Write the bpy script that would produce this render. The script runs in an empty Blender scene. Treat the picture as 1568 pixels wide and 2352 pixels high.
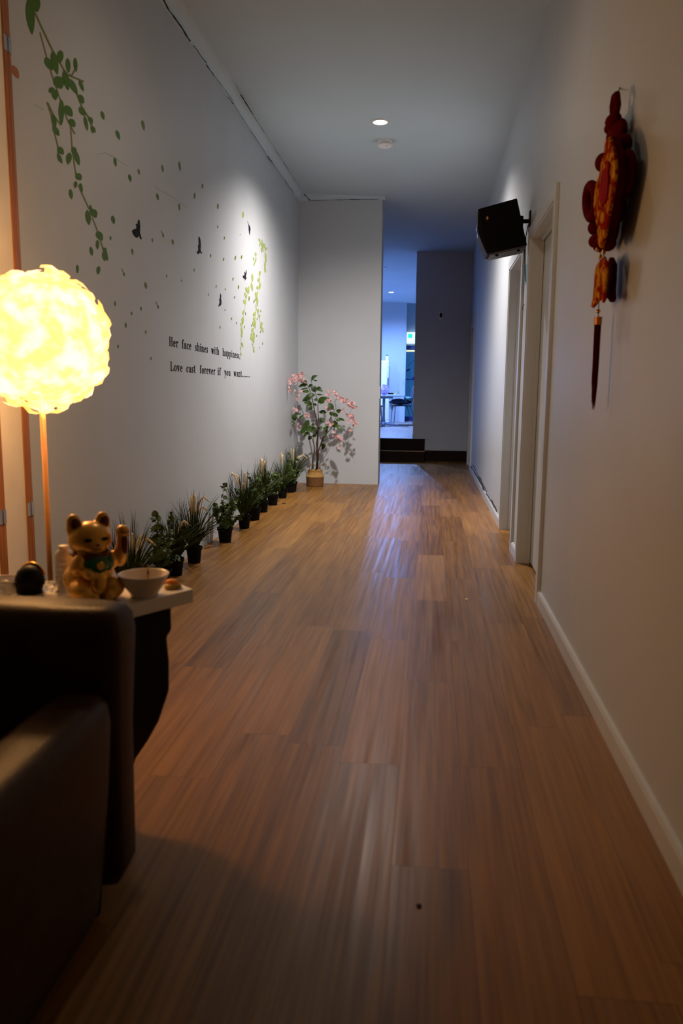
import bpy, bmesh, math, random
from math import sin, cos, pi, radians, sqrt, atan2, tan
from mathutils import Vector, Matrix
random.seed(7)
S = bpy.context.scene
COL = S.collection

# ------------------------------------------------------------------ camera
CAM_H = 1.09
YAW, PITCH, ROLL, FPX = 0.1098, -0.1507, 0.0095, 1813.1
_f = Vector((-sin(YAW)*cos(PITCH), cos(YAW)*cos(PITCH), sin(PITCH)))
_r0 = Vector((cos(YAW), sin(YAW), 0)); _u0 = _r0.cross(_f)
_r = cos(ROLL)*_r0 + sin(ROLL)*_u0
_u = -sin(ROLL)*_r0 + cos(ROLL)*_u0
cd = bpy.data.cameras.new('camera'); cam = bpy.data.objects.new('camera', cd); COL.objects.link(cam)
m3 = Matrix((_r, _u, -_f)).transposed()
cam.matrix_world = Matrix.Translation((0, 0, CAM_H)) @ m3.to_4x4()
cd.sensor_fit = 'VERTICAL'; cd.sensor_height = 23.5; cd.sensor_width = 15.67
cd.lens = FPX/2352*23.5
cd.clip_start = 0.05; cd.clip_end = 100
cd.dof.use_dof = True; cd.dof.focus_distance = 6.0; cd.dof.aperture_fstop = 2.2
S.camera = cam

def at(u, v, ax, val):
    """point of the photograph carried onto the real plane x/y/z = val (metres)"""
    d = _f + _r*((u-784)/FPX) - _u*((v-1176)/FPX)
    o = Vector((0, 0, CAM_H))
    return o + d*((val-o[ax])/d[ax])

# ------------------------------------------------------------------ world, exposure, lights
S.view_settings.view_transform = 'Standard'; S.view_settings.look = 'None'
S.view_settings.exposure = 0.0; S.view_settings.gamma = 1.0
try: S.view_settings.use_curve_mapping = False
except Exception: pass
W = bpy.data.worlds.new('evening'); S.world = W; W.use_nodes = True
W.node_tree.nodes['Background'].inputs[0].default_value = (0.035, 0.23, 0.70, 1)
W.node_tree.nodes['Background'].inputs[1].default_value = 0.40

def spot(name, loc, power, color, size, blend, tilt=(0, 0), rad=0.04, parent=None):
    l = bpy.data.lights.new(name, 'SPOT'); l.energy = power; l.color = color
    l.spot_size = radians(size); l.spot_blend = blend; l.shadow_soft_size = rad
    o = bpy.data.objects.new(name, l); COL.objects.link(o)
    o.location = loc; o.rotation_euler = (radians(tilt[0]), radians(tilt[1]), 0)
    return o
MAIN_POWER, NEAR_POWER, FAR_POWER = 510, 30, 780
MAIN_COL, NEAR_COL, FAR_COL = (1.0, 0.88, 0.79), (1.0, 0.73, 0.48), (0.24, 0.42, 1.0)
LAMP_GLOW = 3.6
BULB = 115

# ------------------------------------------------------------------ room numbers (metres)
XL, XR = -1.57, 0.596
YB, XE, YD = 9.395, -0.600, 12.85
XD = -0.27
ZF = 0.356
def cz(x): return 3.235 + (XR-x)*0.044

# ------------------------------------------------------------------ materials
def mat(name, col, rough=0.6, metal=0.0, var=0.08, scale=8.0, bump=0.0, bscale=60.0, spec=0.5, emit=None, es=0.0, trans=0.0, sheen=0.0, stretch=None, coat=0.0, ior=1.45):
    m = bpy.data.materials.new(name); m.use_nodes = True
    nt = m.node_tree; b = nt.nodes['Principled BSDF']
    b.inputs['Roughness'].default_value = rough; b.inputs['Metallic'].default_value = metal
    b.inputs['Specular IOR Level'].default_value = spec; b.inputs['IOR'].default_value = ior
    if trans: b.inputs['Transmission Weight'].default_value = trans
    if sheen: b.inputs['Sheen Weight'].default_value = sheen
    if coat: b.inputs['Coat Weight'].default_value = coat
    tc = nt.nodes.new('ShaderNodeTexCoord')
    src = tc.outputs['Object']
    if stretch:
        mp = nt.nodes.new('ShaderNodeMapping'); mp.inputs['Scale'].default_value = stretch
        nt.links.new(src, mp.inputs['Vector']); src = mp.outputs['Vector']
    n = nt.nodes.new('ShaderNodeTexNoise'); n.inputs['Scale'].default_value = scale; n.inputs['Detail'].default_value = 4
    nt.links.new(src, n.inputs['Vector'])
    r = nt.nodes.new('ShaderNodeValToRGB')
    r.color_ramp.elements[0].position = .3; r.color_ramp.elements[1].position = .7
    r.color_ramp.elements[0].color = [max(0, c*(1-var)) for c in col[:3]]+[1]
    r.color_ramp.elements[1].color = [min(1, c*(1+var)) for c in col[:3]]+[1]
    nt.links.new(n.outputs['Fac'], r.inputs['Fac']); nt.links.new(r.outputs['Color'], b.inputs['Base Color'])
    if bump:
        n2 = nt.nodes.new('ShaderNodeTexNoise'); n2.inputs['Scale'].default_value = bscale; n2.inputs['Detail'].default_value = 3
        nt.links.new(src, n2.inputs['Vector'])
        bp = nt.nodes.new('ShaderNodeBump'); bp.inputs['Strength'].default_value = bump; bp.inputs['Distance'].default_value = 0.01
        nt.links.new(n2.outputs['Fac'], bp.inputs['Height']); nt.links.new(bp.outputs['Normal'], b.inputs['Normal'])
    if emit:
        b.inputs['Emission Color'].default_value = list(emit)+[1]; b.inputs['Emission Strength'].default_value = es
    return m

def floor_mat(name, cA, cB, rough=0.3):
    m = bpy.data.materials.new(name); m.use_nodes = True
    nt = m.node_tree; N = nt.nodes; L = nt.links; b = N['Principled BSDF']
    def math(op, a, bb=None, c=None):
        n = N.new('ShaderNodeMath'); n.operation = op
        for i, x in enumerate((a, bb, c)):
            if x is None: continue
            if isinstance(x, (int, float)): n.inputs[i].default_value = x
            else: L.new(x, n.inputs[i])
        return n.outputs[0]
    tc = N.new('ShaderNodeTexCoord'); sp = N.new('ShaderNodeSeparateXYZ'); L.new(tc.outputs['Object'], sp.inputs[0])
    x = math('DIVIDE', math('ADD', sp.outputs[0], 0.062), 0.178)
    row = math('FLOOR', x); fx = math('FRACT', x)
    wn = N.new('ShaderNodeTexWhiteNoise'); wn.noise_dimensions = '1D'; L.new(row, wn.inputs['W'])
    y = math('ADD', math('DIVIDE', sp.outputs[1], 1.2), wn.outputs['Value'])
    idn = math('FLOOR', y); fy = math('FRACT', y)
    cb = N.new('ShaderNodeCombineXYZ'); L.new(row, cb.inputs[0]); L.new(idn, cb.inputs[1])
    w2 = N.new('ShaderNodeTexWhiteNoise'); w2.noise_dimensions = '2D'; L.new(cb.outputs[0], w2.inputs['Vector'])
    pid = w2.outputs['Value']
    # grain coordinates, shifted per plank
    gx = math('MULTIPLY_ADD', sp.outputs[0], 1.0, math('MULTIPLY', pid, 13.0))
    gy = math('MULTIPLY_ADD', sp.outputs[1], 1.0, math('MULTIPLY', pid, 31.0))
    def noise(sx, sy, sc, det=3, dist=0.0):
        c = N.new('ShaderNodeCombineXYZ'); L.new(math('MULTIPLY', gx, sx), c.inputs[0]); L.new(math('MULTIPLY', gy, sy), c.inputs[1])
        n = N.new('ShaderNodeTexNoise'); n.inputs['Scale'].default_value = sc; n.inputs['Detail'].default_value = det; n.inputs['Distortion'].default_value = dist
        L.new(c.outputs[0], n.inputs['Vector']); return n.outputs['Fac']
    big = noise(9, 0.9, 1.0, 2)
    rings = math('SINE', math('MULTIPLY', big, 45.0))
    fine = noise(75, 1.8, 1.0, 2)
    mid = noise(28, 1.4, 1.0, 2)
    r = N.new('ShaderNodeValToRGB'); r.color_ramp.elements[0].position = -0.0; r.color_ramp.elements[0].color = (*cA, 1); r.color_ramp.elements[1].color = (*cB, 1)
    f1 = math('ADD', math('MULTIPLY', pid, 0.40), math('MULTIPLY', mid, 0.6))
    f2 = math('SUBTRACT', math('MULTIPLY_ADD', rings, 0.03, f1), 0.07)
    f3 = math('MULTIPLY_ADD', math('SUBTRACT', fine, 0.5), .85, f2)
    L.new(f3, r.inputs['Fac'])
    # joints
    ex = math('MINIMUM', fx, math('SUBTRACT', 1.0, fx)); ey = math('MINIMUM', fy, math('SUBTRACT', 1.0, fy))
    gap = math('MAXIMUM', math('LESS_THAN', ex, 0.007), math('LESS_THAN', ey, 0.0015))
    mx = N.new('ShaderNodeMix'); mx.data_type = 'RGBA'; L.new(math('MULTIPLY', gap, .35), mx.inputs['Factor']); L.new(r.outputs['Color'], mx.inputs[6]); mx.inputs[7].default_value = (cA[0]*.3, cA[1]*.3, cA[2]*.3, 1)
    L.new(mx.outputs[2], b.inputs['Base Color'])
    strips = noise(34, .8, 1.0, 2)
    L.new(math('MULTIPLY_ADD', strips, 0.42, math('MULTIPLY_ADD', pid, 0.06, rough-.22)), b.inputs['Roughness'])
    b.inputs['Specular IOR Level'].default_value = 0.28
    bfine = noise(70, 2.0, 1.0, 2)
    h = math('SUBTRACT', math('MULTIPLY_ADD', rings, 0.05, math('MULTIPLY', bfine, .8)), gap)
    bp = N.new('ShaderNodeBump'); bp.inputs['Strength'].default_value = 0.12; bp.inputs['Distance'].default_value = 0.001
    L.new(h, bp.inputs['Height']); L.new(bp.outputs['Normal'], b.inputs['Normal'])
    return m

M = {}
M['wall'] = mat('painted_wall', (.48, .525, .575), .42, var=.025, scale=2.2, bump=.05, bscale=30)
M['ceil'] = mat('ceiling_paint', (.50, .62, .70), .8, var=.03, scale=1.2, bump=.04, bscale=20)
M['trim'] = mat('white_gloss_trim', (.52, .56, .59), .32, var=.03)
M['floor'] = floor_mat('oak_planks', (.085, .034, .008), (.37, .182, .043), .35)
M['floor2'] = floor_mat('grey_planks', (.20, .15, .13), (.42, .36, .34), .42)
M['crack'] = mat('dark_crack', (.02, .02, .02), .9)  # dark colour of the plaster cracks and scratches
M['darkwood'] = mat('dark_step_wood', (.016, .007, .004), .6, spec=.15, var=.4, scale=6, stretch=(3, 30, 30))
M['leather'] = mat('black_leather', (.045, .021, .007), .45, spec=.2, var=.2, bump=.15, bscale=180, scale=20)
M['black'] = mat('black_plastic', (.004, .004, .004), .5, var=.2, spec=.15)
M['speaker'] = mat('speaker_cabinet', (.003, .003, .003), .6, var=.3, bump=.1, bscale=300, spec=.1)
M['grey_mesh'] = mat('speaker_underside', (.06, .055, .07), .5, bump=.1)
M['chrome'] = mat('chrome', (.55, .56, .58), .25, 1.0)
M['brass'] = mat('gold_bead', (.75, .42, .08), .28, 1.0)
M['white'] = mat('white_paint', (.78, .76, .74), .35, var=.03)
M['ceramic'] = mat('white_ceramic', (.80, .74, .70), .22, var=.03, coat=.4)
M['decal_green'] = mat('leaf_vinyl', (.060, .15, .010), .4, spec=.2, var=.12, scale=30)
M['decal_lime'] = mat('lime_leaf_vinyl', (.28, .37, .10), .45, spec=.2, var=.1, scale=30)
M['decal_olive'] = mat('olive_leaf_vinyl', (.12, .17, .025), .4, spec=.25, var=.12, scale=30)
M['decal_stem'] = mat('stem_vinyl', (.15, .17, .04), .45, var=.15, scale=30)
M['decal_black'] = mat('black_vinyl', (.003, .002, .003), .5, spec=.1)
M['decal_plum'] = mat('plum_vinyl', (.018, .006, .026), .5, spec=.1)
M['decal_orange'] = mat('orange_vinyl', (.35, .14, .04), .5)
M['screen_wood'] = mat('screen_stile_wood', (.30, .115, .025), .35, var=.25, scale=5, stretch=(20, 20, 1.5))
M['screen_panel'] = mat('screen_panel', (.78, .74, .68), .6, var=.04)
M['pole'] = mat('lamp_pole_wood', (.42, .20, .07), .35, var=.15, stretch=(10, 10, 1))
M['pot'] = mat('black_nursery_pot', (.004, .004, .004), .6, var=.3, spec=.12)
M['soil'] = mat('potting_soil', (.02, .013, .008), .95, var=.5, scale=80)
M['grass'] = mat('grass_blade', (.030, .048, .010), .5, spec=.2, var=.6, scale=25)
M['ivy'] = mat('ivy_leaf', (.050, .085, .018), .5, spec=.2, var=.85, scale=22)
M['plume'] = mat('seed_plume', (.80, .62, .36), .85, var=.2, scale=60, bump=.6, bscale=400)
M['leaf'] = mat('broad_leaf', (.035, .07, .012), .4, spec=.3, var=.45, scale=14)
M['branch'] = mat('branch_bark', (.06, .03, .018), .7, var=.4, scale=40)
M['petal'] = mat('pink_petal', (.66, .38, .39), .7, var=.28, scale=30)
M['basket'] = mat('woven_seagrass', (.50, .29, .085), .75, var=.45, scale=60, bump=.8, bscale=150, stretch=(1, 1, 2.5))
M['basket_dark'] = mat('woven_seagrass_dark', (.27, .13, .04), .75, var=.4, scale=60, bump=.8, bscale=150, stretch=(1, 1, 2.5))
M['velvet'] = mat('red_velvet', (.085, .003, .003), 1.0, var=.2, scale=20, spec=.03)
M['redfab'] = mat('red_satin', (.24, .006, .003), .9, var=.25, scale=25, spec=.05)
M['goldcat'] = mat('gilded_ceramic', (.80, .42, .06), .32, .35, var=.1, scale=10, coat=.3)
M['darkred'] = mat('dark_red_glaze', (.10, .006, .004), .3)
M['green_glaze'] = mat('green_glaze', (.005, .12, .05), .2)
M['orange'] = mat('orange_peel', (.85, .25, .02), .5, bump=.3)
M['mustard'] = mat('mustard_wrapper', (.40, .25, .02), .5)
M['clear'] = mat('clear_plastic', (.93, .93, .95), .06, trans=.92, ior=1.3, bump=.5, bscale=60)
M['milky'] = mat('milky_plastic', (.80, .76, .70), .3, trans=.35)
M['teal_paper'] = mat('teal_paper', (.12, .38, .42), .7)
M['blue_glint'] = mat('grille_glint', (.35, .42, .75), .15, 1.0)
M['fridge'] = mat('fridge_enamel', (.82, .84, .88), .3)
M['darkblue'] = mat('dark_upholstery', (.02, .03, .06), .6)
M['jacket'] = mat('denim_cloth', (.02, .05, .10), .8, var=.5, scale=15)
M['bluecloth'] = mat('pale_teal_cloth', (.15, .40, .45), .8)
M['steelblue'] = mat('grey_steel', (.30, .36, .48), .4)
M['lilac'] = mat('lilac_plastic_bag', (.55, .38, .75), .35, var=.4, scale=25, bump=.8, bscale=50)
M['yellow'] = mat('yellow_card', (.65, .55, .06), .5)
M['glass'] = mat('window_glass', (.8, .9, 1.0), .03, trans=.97, ior=1.1)
M['frame_blue'] = mat('blue_frame', (.03, .05, .22), .4)

def emis(name, col, s, var=None):
    m = bpy.data.materials.new(name); m.use_nodes = True; nt = m.node_tree
    nt.nodes.remove(nt.nodes['Principled BSDF'])
    e = nt.nodes.new('ShaderNodeEmission'); e.inputs[0].default_value = (*col, 1); e.inputs[1].default_value = s
    nt.links.new(e.outputs[0], nt.nodes['Material Output'].inputs[0])
    if var:
        tc = nt.nodes.new('ShaderNodeTexCoord'); n = nt.nodes.new('ShaderNodeTexNoise'); n.inputs['Scale'].default_value = var[0]; n.inputs['Detail'].default_value = 2
        nt.links.new(tc.outputs['Object'], n.inputs['Vector'])
        r = nt.nodes.new('ShaderNodeValToRGB'); r.color_ramp.elements[0].position = .42; r.color_ramp.elements[1].position = .62
        r.color_ramp.elements[0].color = (*var[1], 1); r.color_ramp.elements[1].color = (*var[2], 1)
        nt.links.new(n.outputs['Fac'], r.inputs['Fac']); nt.links.new(r.outputs['Color'], e.inputs[0])
    return m
def leaky(m, t):
    """feathers let part of the bulb's light straight through"""
    nt = m.node_tree; out = nt.nodes['Material Output']; e = out.inputs[0].links[0].from_socket
    tr = nt.nodes.new('ShaderNodeBsdfTransparent'); mx = nt.nodes.new('ShaderNodeMixShader'); mx.inputs[0].default_value = t
    nt.links.new(e, mx.inputs[1]); nt.links.new(tr.outputs[0], mx.inputs[2]); nt.links.new(mx.outputs[0], out.inputs[0])
M['led'] = emis('led_disc', (1, .93, .86), 25)
M['led_blue'] = emis('cool_led_disc', (.75, .92, 1), 30)
M['feather'] = emis('lit_feather', (1, .6, .2), LAMP_GLOW, (16, (1.0, .40, .075), (1.0, .56, .26)))
M['core'] = emis('lamp_core', (1, .45, .18), LAMP_GLOW*1.3)
leaky(M['feather'], .38); leaky(M['core'], .75)
M['sign_white'] = emis('sign_panel', (.55, .85, 1), 1.6)
M['sign_green'] = emis('sign_pictogram', (.02, .85, .75), 1.1)
M['strip'] = emis('strip_light', (.9, 1, .55), 1.3)

# ------------------------------------------------------------------ mesh builder
class MB:
    def __init__(s): s.v = []; s.f = []; s.mi = []; s.cur = 0
    def add(s, vs, fs):
        o = len(s.v); s.v += [tuple(p) for p in vs]; s.f += [tuple(i+o for i in f) for f in fs]; s.mi += [s.cur]*len(fs); return s
    def box(s, x0, x1, y0, y1, z0, z1, T=None):
        vs = [Vector((x, y, z)) for z in (z0, z1) for y in (y0, y1) for x in (x0, x1)]
        if T: vs = [T @ p for p in vs]
        return s.add(vs, [(0, 2, 3, 1), (4, 5, 7, 6), (0, 1, 5, 4), (2, 6, 7, 3), (0, 4, 6, 2), (1, 3, 7, 5)])
    def prism(s, loop, off):
        """extrude a closed 3-D loop by vector off"""
        n = len(loop); off = Vector(off); a = [Vector(p) for p in loop]; b = [p+off for p in a]
        return s.add(a+b, [tuple(range(n))[::-1], tuple(range(n, 2*n))]+[(i, (i+1) % n, n+(i+1) % n, n+i) for i in range(n)])
    def tube(s, pts, rad, n=8, cap=True):
        pts = [Vector(p) for p in pts]; k = len(pts)
        if isinstance(rad, (int, float)): rad = [rad]*k
        rings = []; up = None
        for i, p in enumerate(pts):
            d = (pts[min(i+1, k-1)]-pts[max(i-1, 0)])
            if d.length < 1e-9: d = Vector((0, 0, 1))
            d.normalize()
            if up is None: up = Vector((0, 0, 1)) if abs(d.z) < .9 else Vector((1, 0, 0))
            a = d.cross(up)
            if a.length < 1e-6: a = d.orthogonal()
            a.normalize(); b = a.cross(d).normalized(); up = b
            rings.append([p+(a*cos(2*pi*j/n)+b*sin(2*pi*j/n))*rad[i] for j in range(n)])
        vs = [q for r in rings for q in r]; fs = []
        for i in range(k-1):
            for j in range(n): fs.append((i*n+j, i*n+(j+1) % n, (i+1)*n+(j+1) % n, (i+1)*n+j))
        if cap: fs += [tuple(range(n))[::-1], tuple((k-1)*n+j for j in range(n))]
        return s.add(vs, fs)
    def lathe(s, prof, c=(0, 0, 0), n=24, sx=1, sy=1, T=None):
        """prof: list of (r, z)"""
        c = Vector(c); vs = []
        for r, z in prof:
            for j in range(n):
                p = Vector((r*sx*cos(2*pi*j/n), r*sy*sin(2*pi*j/n), z))
                vs.append((T @ p if T else p)+c)
        fs = []
        for i in range(len(prof)-1):
            for j in range(n): fs.append((i*n+j, i*n+(j+1) % n, (i+1)*n+(j+1) % n, (i+1)*n+j))
        fs += [tuple(range(n))[::-1], tuple((len(prof)-1)*n+j for j in range(n))]
        return s.add(vs, fs)
    def ell(s, c, rx, ry, rz, n=16, k=10, T=None):
        prof = [(max(sin(pi*i/k), .01), -cos(pi*i/k)*rz) for i in range(k+1)]
        return s.lathe([(r, z) for r, z in prof], c, n, rx, ry, T)
    def rrect(s, prof, hx, hy, T=None, e=5.0, n=40):
        """stack of rounded rectangles; prof: (inset, z)"""
        vs = []
        for ins, z in prof:
            for j in range(n):
                a = 2*pi*j/n; ca, sa = cos(a), sin(a)
                x = (abs(ca)**(2/e))*(1 if ca >= 0 else -1)*(hx-ins); y = (abs(sa)**(2/e))*(1 if sa >= 0 else -1)*(hy-ins)
                p = Vector((x, y, z)); vs.append(T @ p if T else p)
        fs = []
        for i in range(len(prof)-1):
            for j in range(n): fs.append((i*n+j, i*n+(j+1) % n, (i+1)*n+(j+1) % n, (i+1)*n+j))
        fs += [tuple(range(n))[::-1], tuple((len(prof)-1)*n+j for j in range(n))]
        return s.add(vs, fs)
    def leaf(s, base, tip, nrm, w, bend=0.0, fold=.15, k=5):
        """curved leaf blade from base to tip"""
        b = Vector(base); t = Vector(tip); ax = t-b; L = ax.length
        if L < 1e-6: return s
        nrm = Vector(nrm); side = ax.cross(nrm)
        if side.length < 1e-6: side = ax.orthogonal()
        side.normalize(); up = side.cross(ax).normalized()
        vs = []
        for i in range(k+1):
            q = i/k; c = b+ax*q+up*(sin(pi*q)*bend*L)
            ww = w*.5*(sin(pi*min(1, q**.8))**.8 if 0 < q < 1 else 0.02)
            vs += [c-side*ww+up*fold*ww, c, c+side*ww+up*fold*ww]
        fs = []
        for i in range(k):
            a = i*3
            fs += [(a, a+1, a+4, a+3), (a+1, a+2, a+5, a+4)]
        return s.add(vs, fs)
    def build(s, name, m, parent=None, smooth=False, bevel=0, sub=0, local=None):
        me = bpy.data.meshes.new(name)
        vs = s.v
        if parent is not None and not local:
            inv = parent_world(parent).inverted(); vs = [tuple(inv @ Vector(p)) for p in s.v]
        me.from_pydata(vs, [], s.f); me.update()
        ms = m if isinstance(m, (list, tuple)) else [m]
        for x in ms: me.materials.append(x)
        for p, i in zip(me.polygons, s.mi): p.material_index = min(i, len(ms)-1)
        bm = bmesh.new(); bm.from_mesh(me); bmesh.ops.recalc_face_normals(bm, faces=bm.faces); bm.to_mesh(me); bm.free()
        if smooth:
            for p in me.polygons: p.use_smooth = True
        o = bpy.data.objects.new(name, me); COL.objects.link(o)
        if parent is not None: o.parent = parent
        if bevel:
            b = o.modifiers.new('b', 'BEVEL'); b.width = bevel; b.segments = 2; b.limit_method = 'ANGLE'
        if sub:
            b = o.modifiers.new('s', 'SUBSURF'); b.levels = sub; b.render_levels = sub
        return o
def parent_world(o):
    mtx = Matrix.Identity(4)
    while o is not None:
        mtx = Matrix.Translation(o.location) @ o.rotation_euler.to_matrix().to_4x4() @ mtx; o = o.parent
    return mtx
def tag(o, label=None, cat=None, group=None, kind=None):
    if label: o['label'] = label
    if cat: o['category'] = cat
    if group: o['group'] = group
    if kind: o['kind'] = kind
    return o
def thing(name, label, cat, loc=(0, 0, 0), rz=0, group=None):
    o = bpy.data.objects.new(name, None); COL.objects.link(o); o.location = loc; o.rotation_euler = (0, 0, rz)
    o.empty_display_size = .05
    return tag(o, label, cat, group)
def struct(o, label=None): o['kind'] = 'structure'; (label and tag(o, label)); return o
def single(b, name, m, label, cat, group=None, **kw): return tag(b.build(name, m, **kw), label, cat, group)

# ================================================================== STRUCTURE
b = MB(); b.box(XL-.1, 1.0, -1.6, YD-.002, -.08, 0)
struct(b.build('floor', M['floor']), 'brown wood plank floor of the long hallway')
b = MB(); b.box(-3.2, 1.4, YD+.025, 21.3, -.08, ZF); struct(b.build('floor', M['floor2']), 'raised grey plank floor of the bright room at the far end')
# ceiling slopes slightly
b = MB(); z0, z1 = cz(XL-.1), cz(1.0)
b.prism([(XL-.1, -1.6, z0), (1.0, -1.6, z1), (1.0, -1.6, z1+.1), (XL-.1, -1.6, z0+.1)], (0, YD+1.6, 0))
struct(b.build('ceiling', M['ceil']), 'pale blue-grey ceiling of the hallway')
b = MB(); z0, z1 = cz(-3.2), cz(1.4)
b.prism([(-3.2, YD, z0), (1.4, YD, z1), (1.4, YD, z1+.1), (-3.2, YD, z0+.1)], (0, 20.2-YD, 0))
struct(b.build('ceiling', M['ceil']), 'blue-lit ceiling of the room at the far end')
b = MB(); b.box(XL-.1, XL, -1.6, 13.0, -.02, cz(XL)+.02)
struct(b.build('wall_left', M['wall']), 'long pale wall on the left with leaf, bird and lettering decals')
# right wall with three door openings
b = MB(); DT = 2.04; TH = .11
segs = [(-1.6, 4.18), (5.14, 5.56), (6.42, 11.55), (12.30, YD+.05)]
for y0, y1 in segs: b.box(XR, XR+TH, y0, y1, -.02, cz(XR)+.02)
for y0, y1 in [(4.18, 5.14), (5.56, 6.42), (11.55, 12.30)]: b.box(XR, XR+TH, y0, y1, DT, cz(XR)+.02)
struct(b.build('wall_right', M['wall']), 'long pale wall on the right with doorways')
struct(MB().box(XL-.1, 1.0, -1.7, -1.6, -.02, 3.45).build('wall_front', mat('unseen_wall_dark', (.03, .03, .035), .9)), 'wall behind the viewer')  # unseen; shuts out sky light, coloured dark to cut bounce onto the armchair
# partition behind the flowering tree
b = MB(); b.box(XL, XE, YB, YB+.30, -.02, cz(XL)+.02)
struct(b.build('wall_back', M['wall']), 'short pale wall behind the flowering tree, closing the left half of the hallway')
# dark wall at the end, far room walls
b = MB(); b.box(XD, XR+.02, YD, YD+.12, 0, cz(XD)+.02)
struct(b.build('wall_end', M['wall']), 'dark unlit wall at the end of the hallway beside the steps')
b = MB(); b.box(-3.2, -.643, 20.2, 20.35, ZF, cz(-3.2)+.05); struct(b.build('wall_far', M['wall']), 'bright blue-lit wall at the back of the far room')
b = MB(); b.box(1.3, 1.4, YD+.05, 21.3, ZF, 3.4); b.box(XR+.02, 1.3, YD+.02, YD+.12, 0, 3.4); struct(b.build('wall_far_right', M['wall']), 'side wall of the far room')
b = MB(); b.box(-3.2, -3.1, YD+.1, 21.3, ZF, 3.6); b.box(-3.2, XL-.0, YD+.0, YD+.1, 0, 3.6); struct(b.build('wall_far_left', M['wall']), 'far room wall hidden behind the partition')
# rooms behind the two doors
b = MB()
for y0, y1 in ((4.0, 5.35), (5.4, 6.6), (11.4, 12.5)):
    b.box(1.55, 1.6, y0, y1, 0, 2.4); b.box(XR+TH, 1.6, y0-.05, y0, 0, 2.4); b.box(XR+TH, 1.6, y1, y1+.05, 0, 2.4); b.box(XR+TH, 1.6, y0, y1, 2.4, 2.45); b.box(XR+TH+.3, 1.6, y0, y1, -.05, 0)
struct(b.build('wall_side_rooms', M['wall']), 'walls of the small rooms behind the doorways on the right')
# bulkhead and glazed front of the far room
bu = at(943, 775, 1, 20.9)
b = MB(); b.box(-.9, 1.4, 20.9, 21.0, 2.30, 3.6); struct(b.build('wall_bulkhead', M['wall']), 'bulkhead above the glazed front of the far room')
wn = struct(MB().box(-.9, 1.3, 20.95, 21.0, 2.20, 2.30).box(-.9, 1.3, 20.95, 21.0, ZF, ZF+.12).box(-.9, -.86, 20.95, 21.0, ZF, 2.3).box(.3, .35, 20.95, 21.0, ZF, 2.3).box(-.9, 1.3, 20.96, 20.99, 1.42, 1.45).build('window_1', M['frame_blue']), 'blue glazed shopfront at the end of the far room')
MB().box(-.86, 1.3, 20.97, 20.98, ZF+.1, 2.2).build('window_glass', M['glass'], wn)
for (a, c, w) in (((933, 852), (941, 848), 4), ((945, 872), (953, 864), 4.5), ((934, 842), (952, 826), 1)):
    p, q = at(*a, 1, 20.93), at(*c, 1, 20.93); MB().tube([p, q], w*.0055, 4).build('diagonal_stripe', M['frame_blue'], wn)
tag(MB().box(-.85, 1.25, 20.90, 20.93, 2.145, 2.18).build('strip_light', M['strip']), 'thin pale yellow light strip under the exit sign in the far room', 'light')
sg = thing('exit_sign', 'glowing white exit sign with green pictogram high in the far room', 'sign', at(945, 776, 1, 20.8))
p0, p1 = at(934, 763, 1, 20.8), at(958, 789, 1, 20.8)
MB().box(p0.x, p1.x, 20.78, 20.86, p1.z, p0.z).build('sign_box', M['sign_white'], sg)
q0, q1 = at(937, 767, 1, 20.77), at(946.5, 776, 1, 20.77)
MB().box(q0.x, q1.x, 20.765, 20.78, q1.z, q0.z).build('pictogram', M['sign_green'], sg)

# steps up to the far room
STX = -0.075
b = MB(); b.box(XL, STX, YD-.30, YD+.02, -.02, .178)
st = struct(b.build('trim_1', M['darkwood'], bevel=.004), 'lower dark wooden step')
b = MB(); b.box(XL, STX, YD-.02, YD+.03, .178, ZF+.002)
struct(b.build('trim_2', M['darkwood'], bevel=.003), 'upper dark wooden step below the far room')
struct(MB().box(XL, STX+.004, YD-.306, YD-.29, .170, .182).build('trim_3', mat('step_nosing', (.30, .22, .10), .35, .6)), 'thin metal nosing on the lower step')
struct(MB().box(STX, XR, YD-.024, YD, .0, .172).build('trim_4', M['darkwood'], bevel=.004), 'dark brown ledge along the foot of the end wall')
struct(MB().box(XD-.004, .02, YD-.016, YD, ZF, ZF+.08).box(-.004, .02, YD-.014, YD, .178, ZF+.08).box(.02, XR-.02, YD-.014, YD, .173, .20).build('baseboard_end', M['wall']), 'stepped white baseboard on the end wall')

# baseboards on the right wall
b = MB()
for y0, y1 in [(-1.6, 4.115), (5.21, 5.49), (6.49, 11.48)]:
    b.prism([(XR, y0, 0), (XR-.016, y0, 0), (XR-.016, y0, .060), (XR-.011, y0, .072), (XR, y0, .074)], (0, y1-y0, 0))
struct(b.build('baseboard_right', M['trim']), 'white baseboard along the foot of the right wall')

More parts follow.
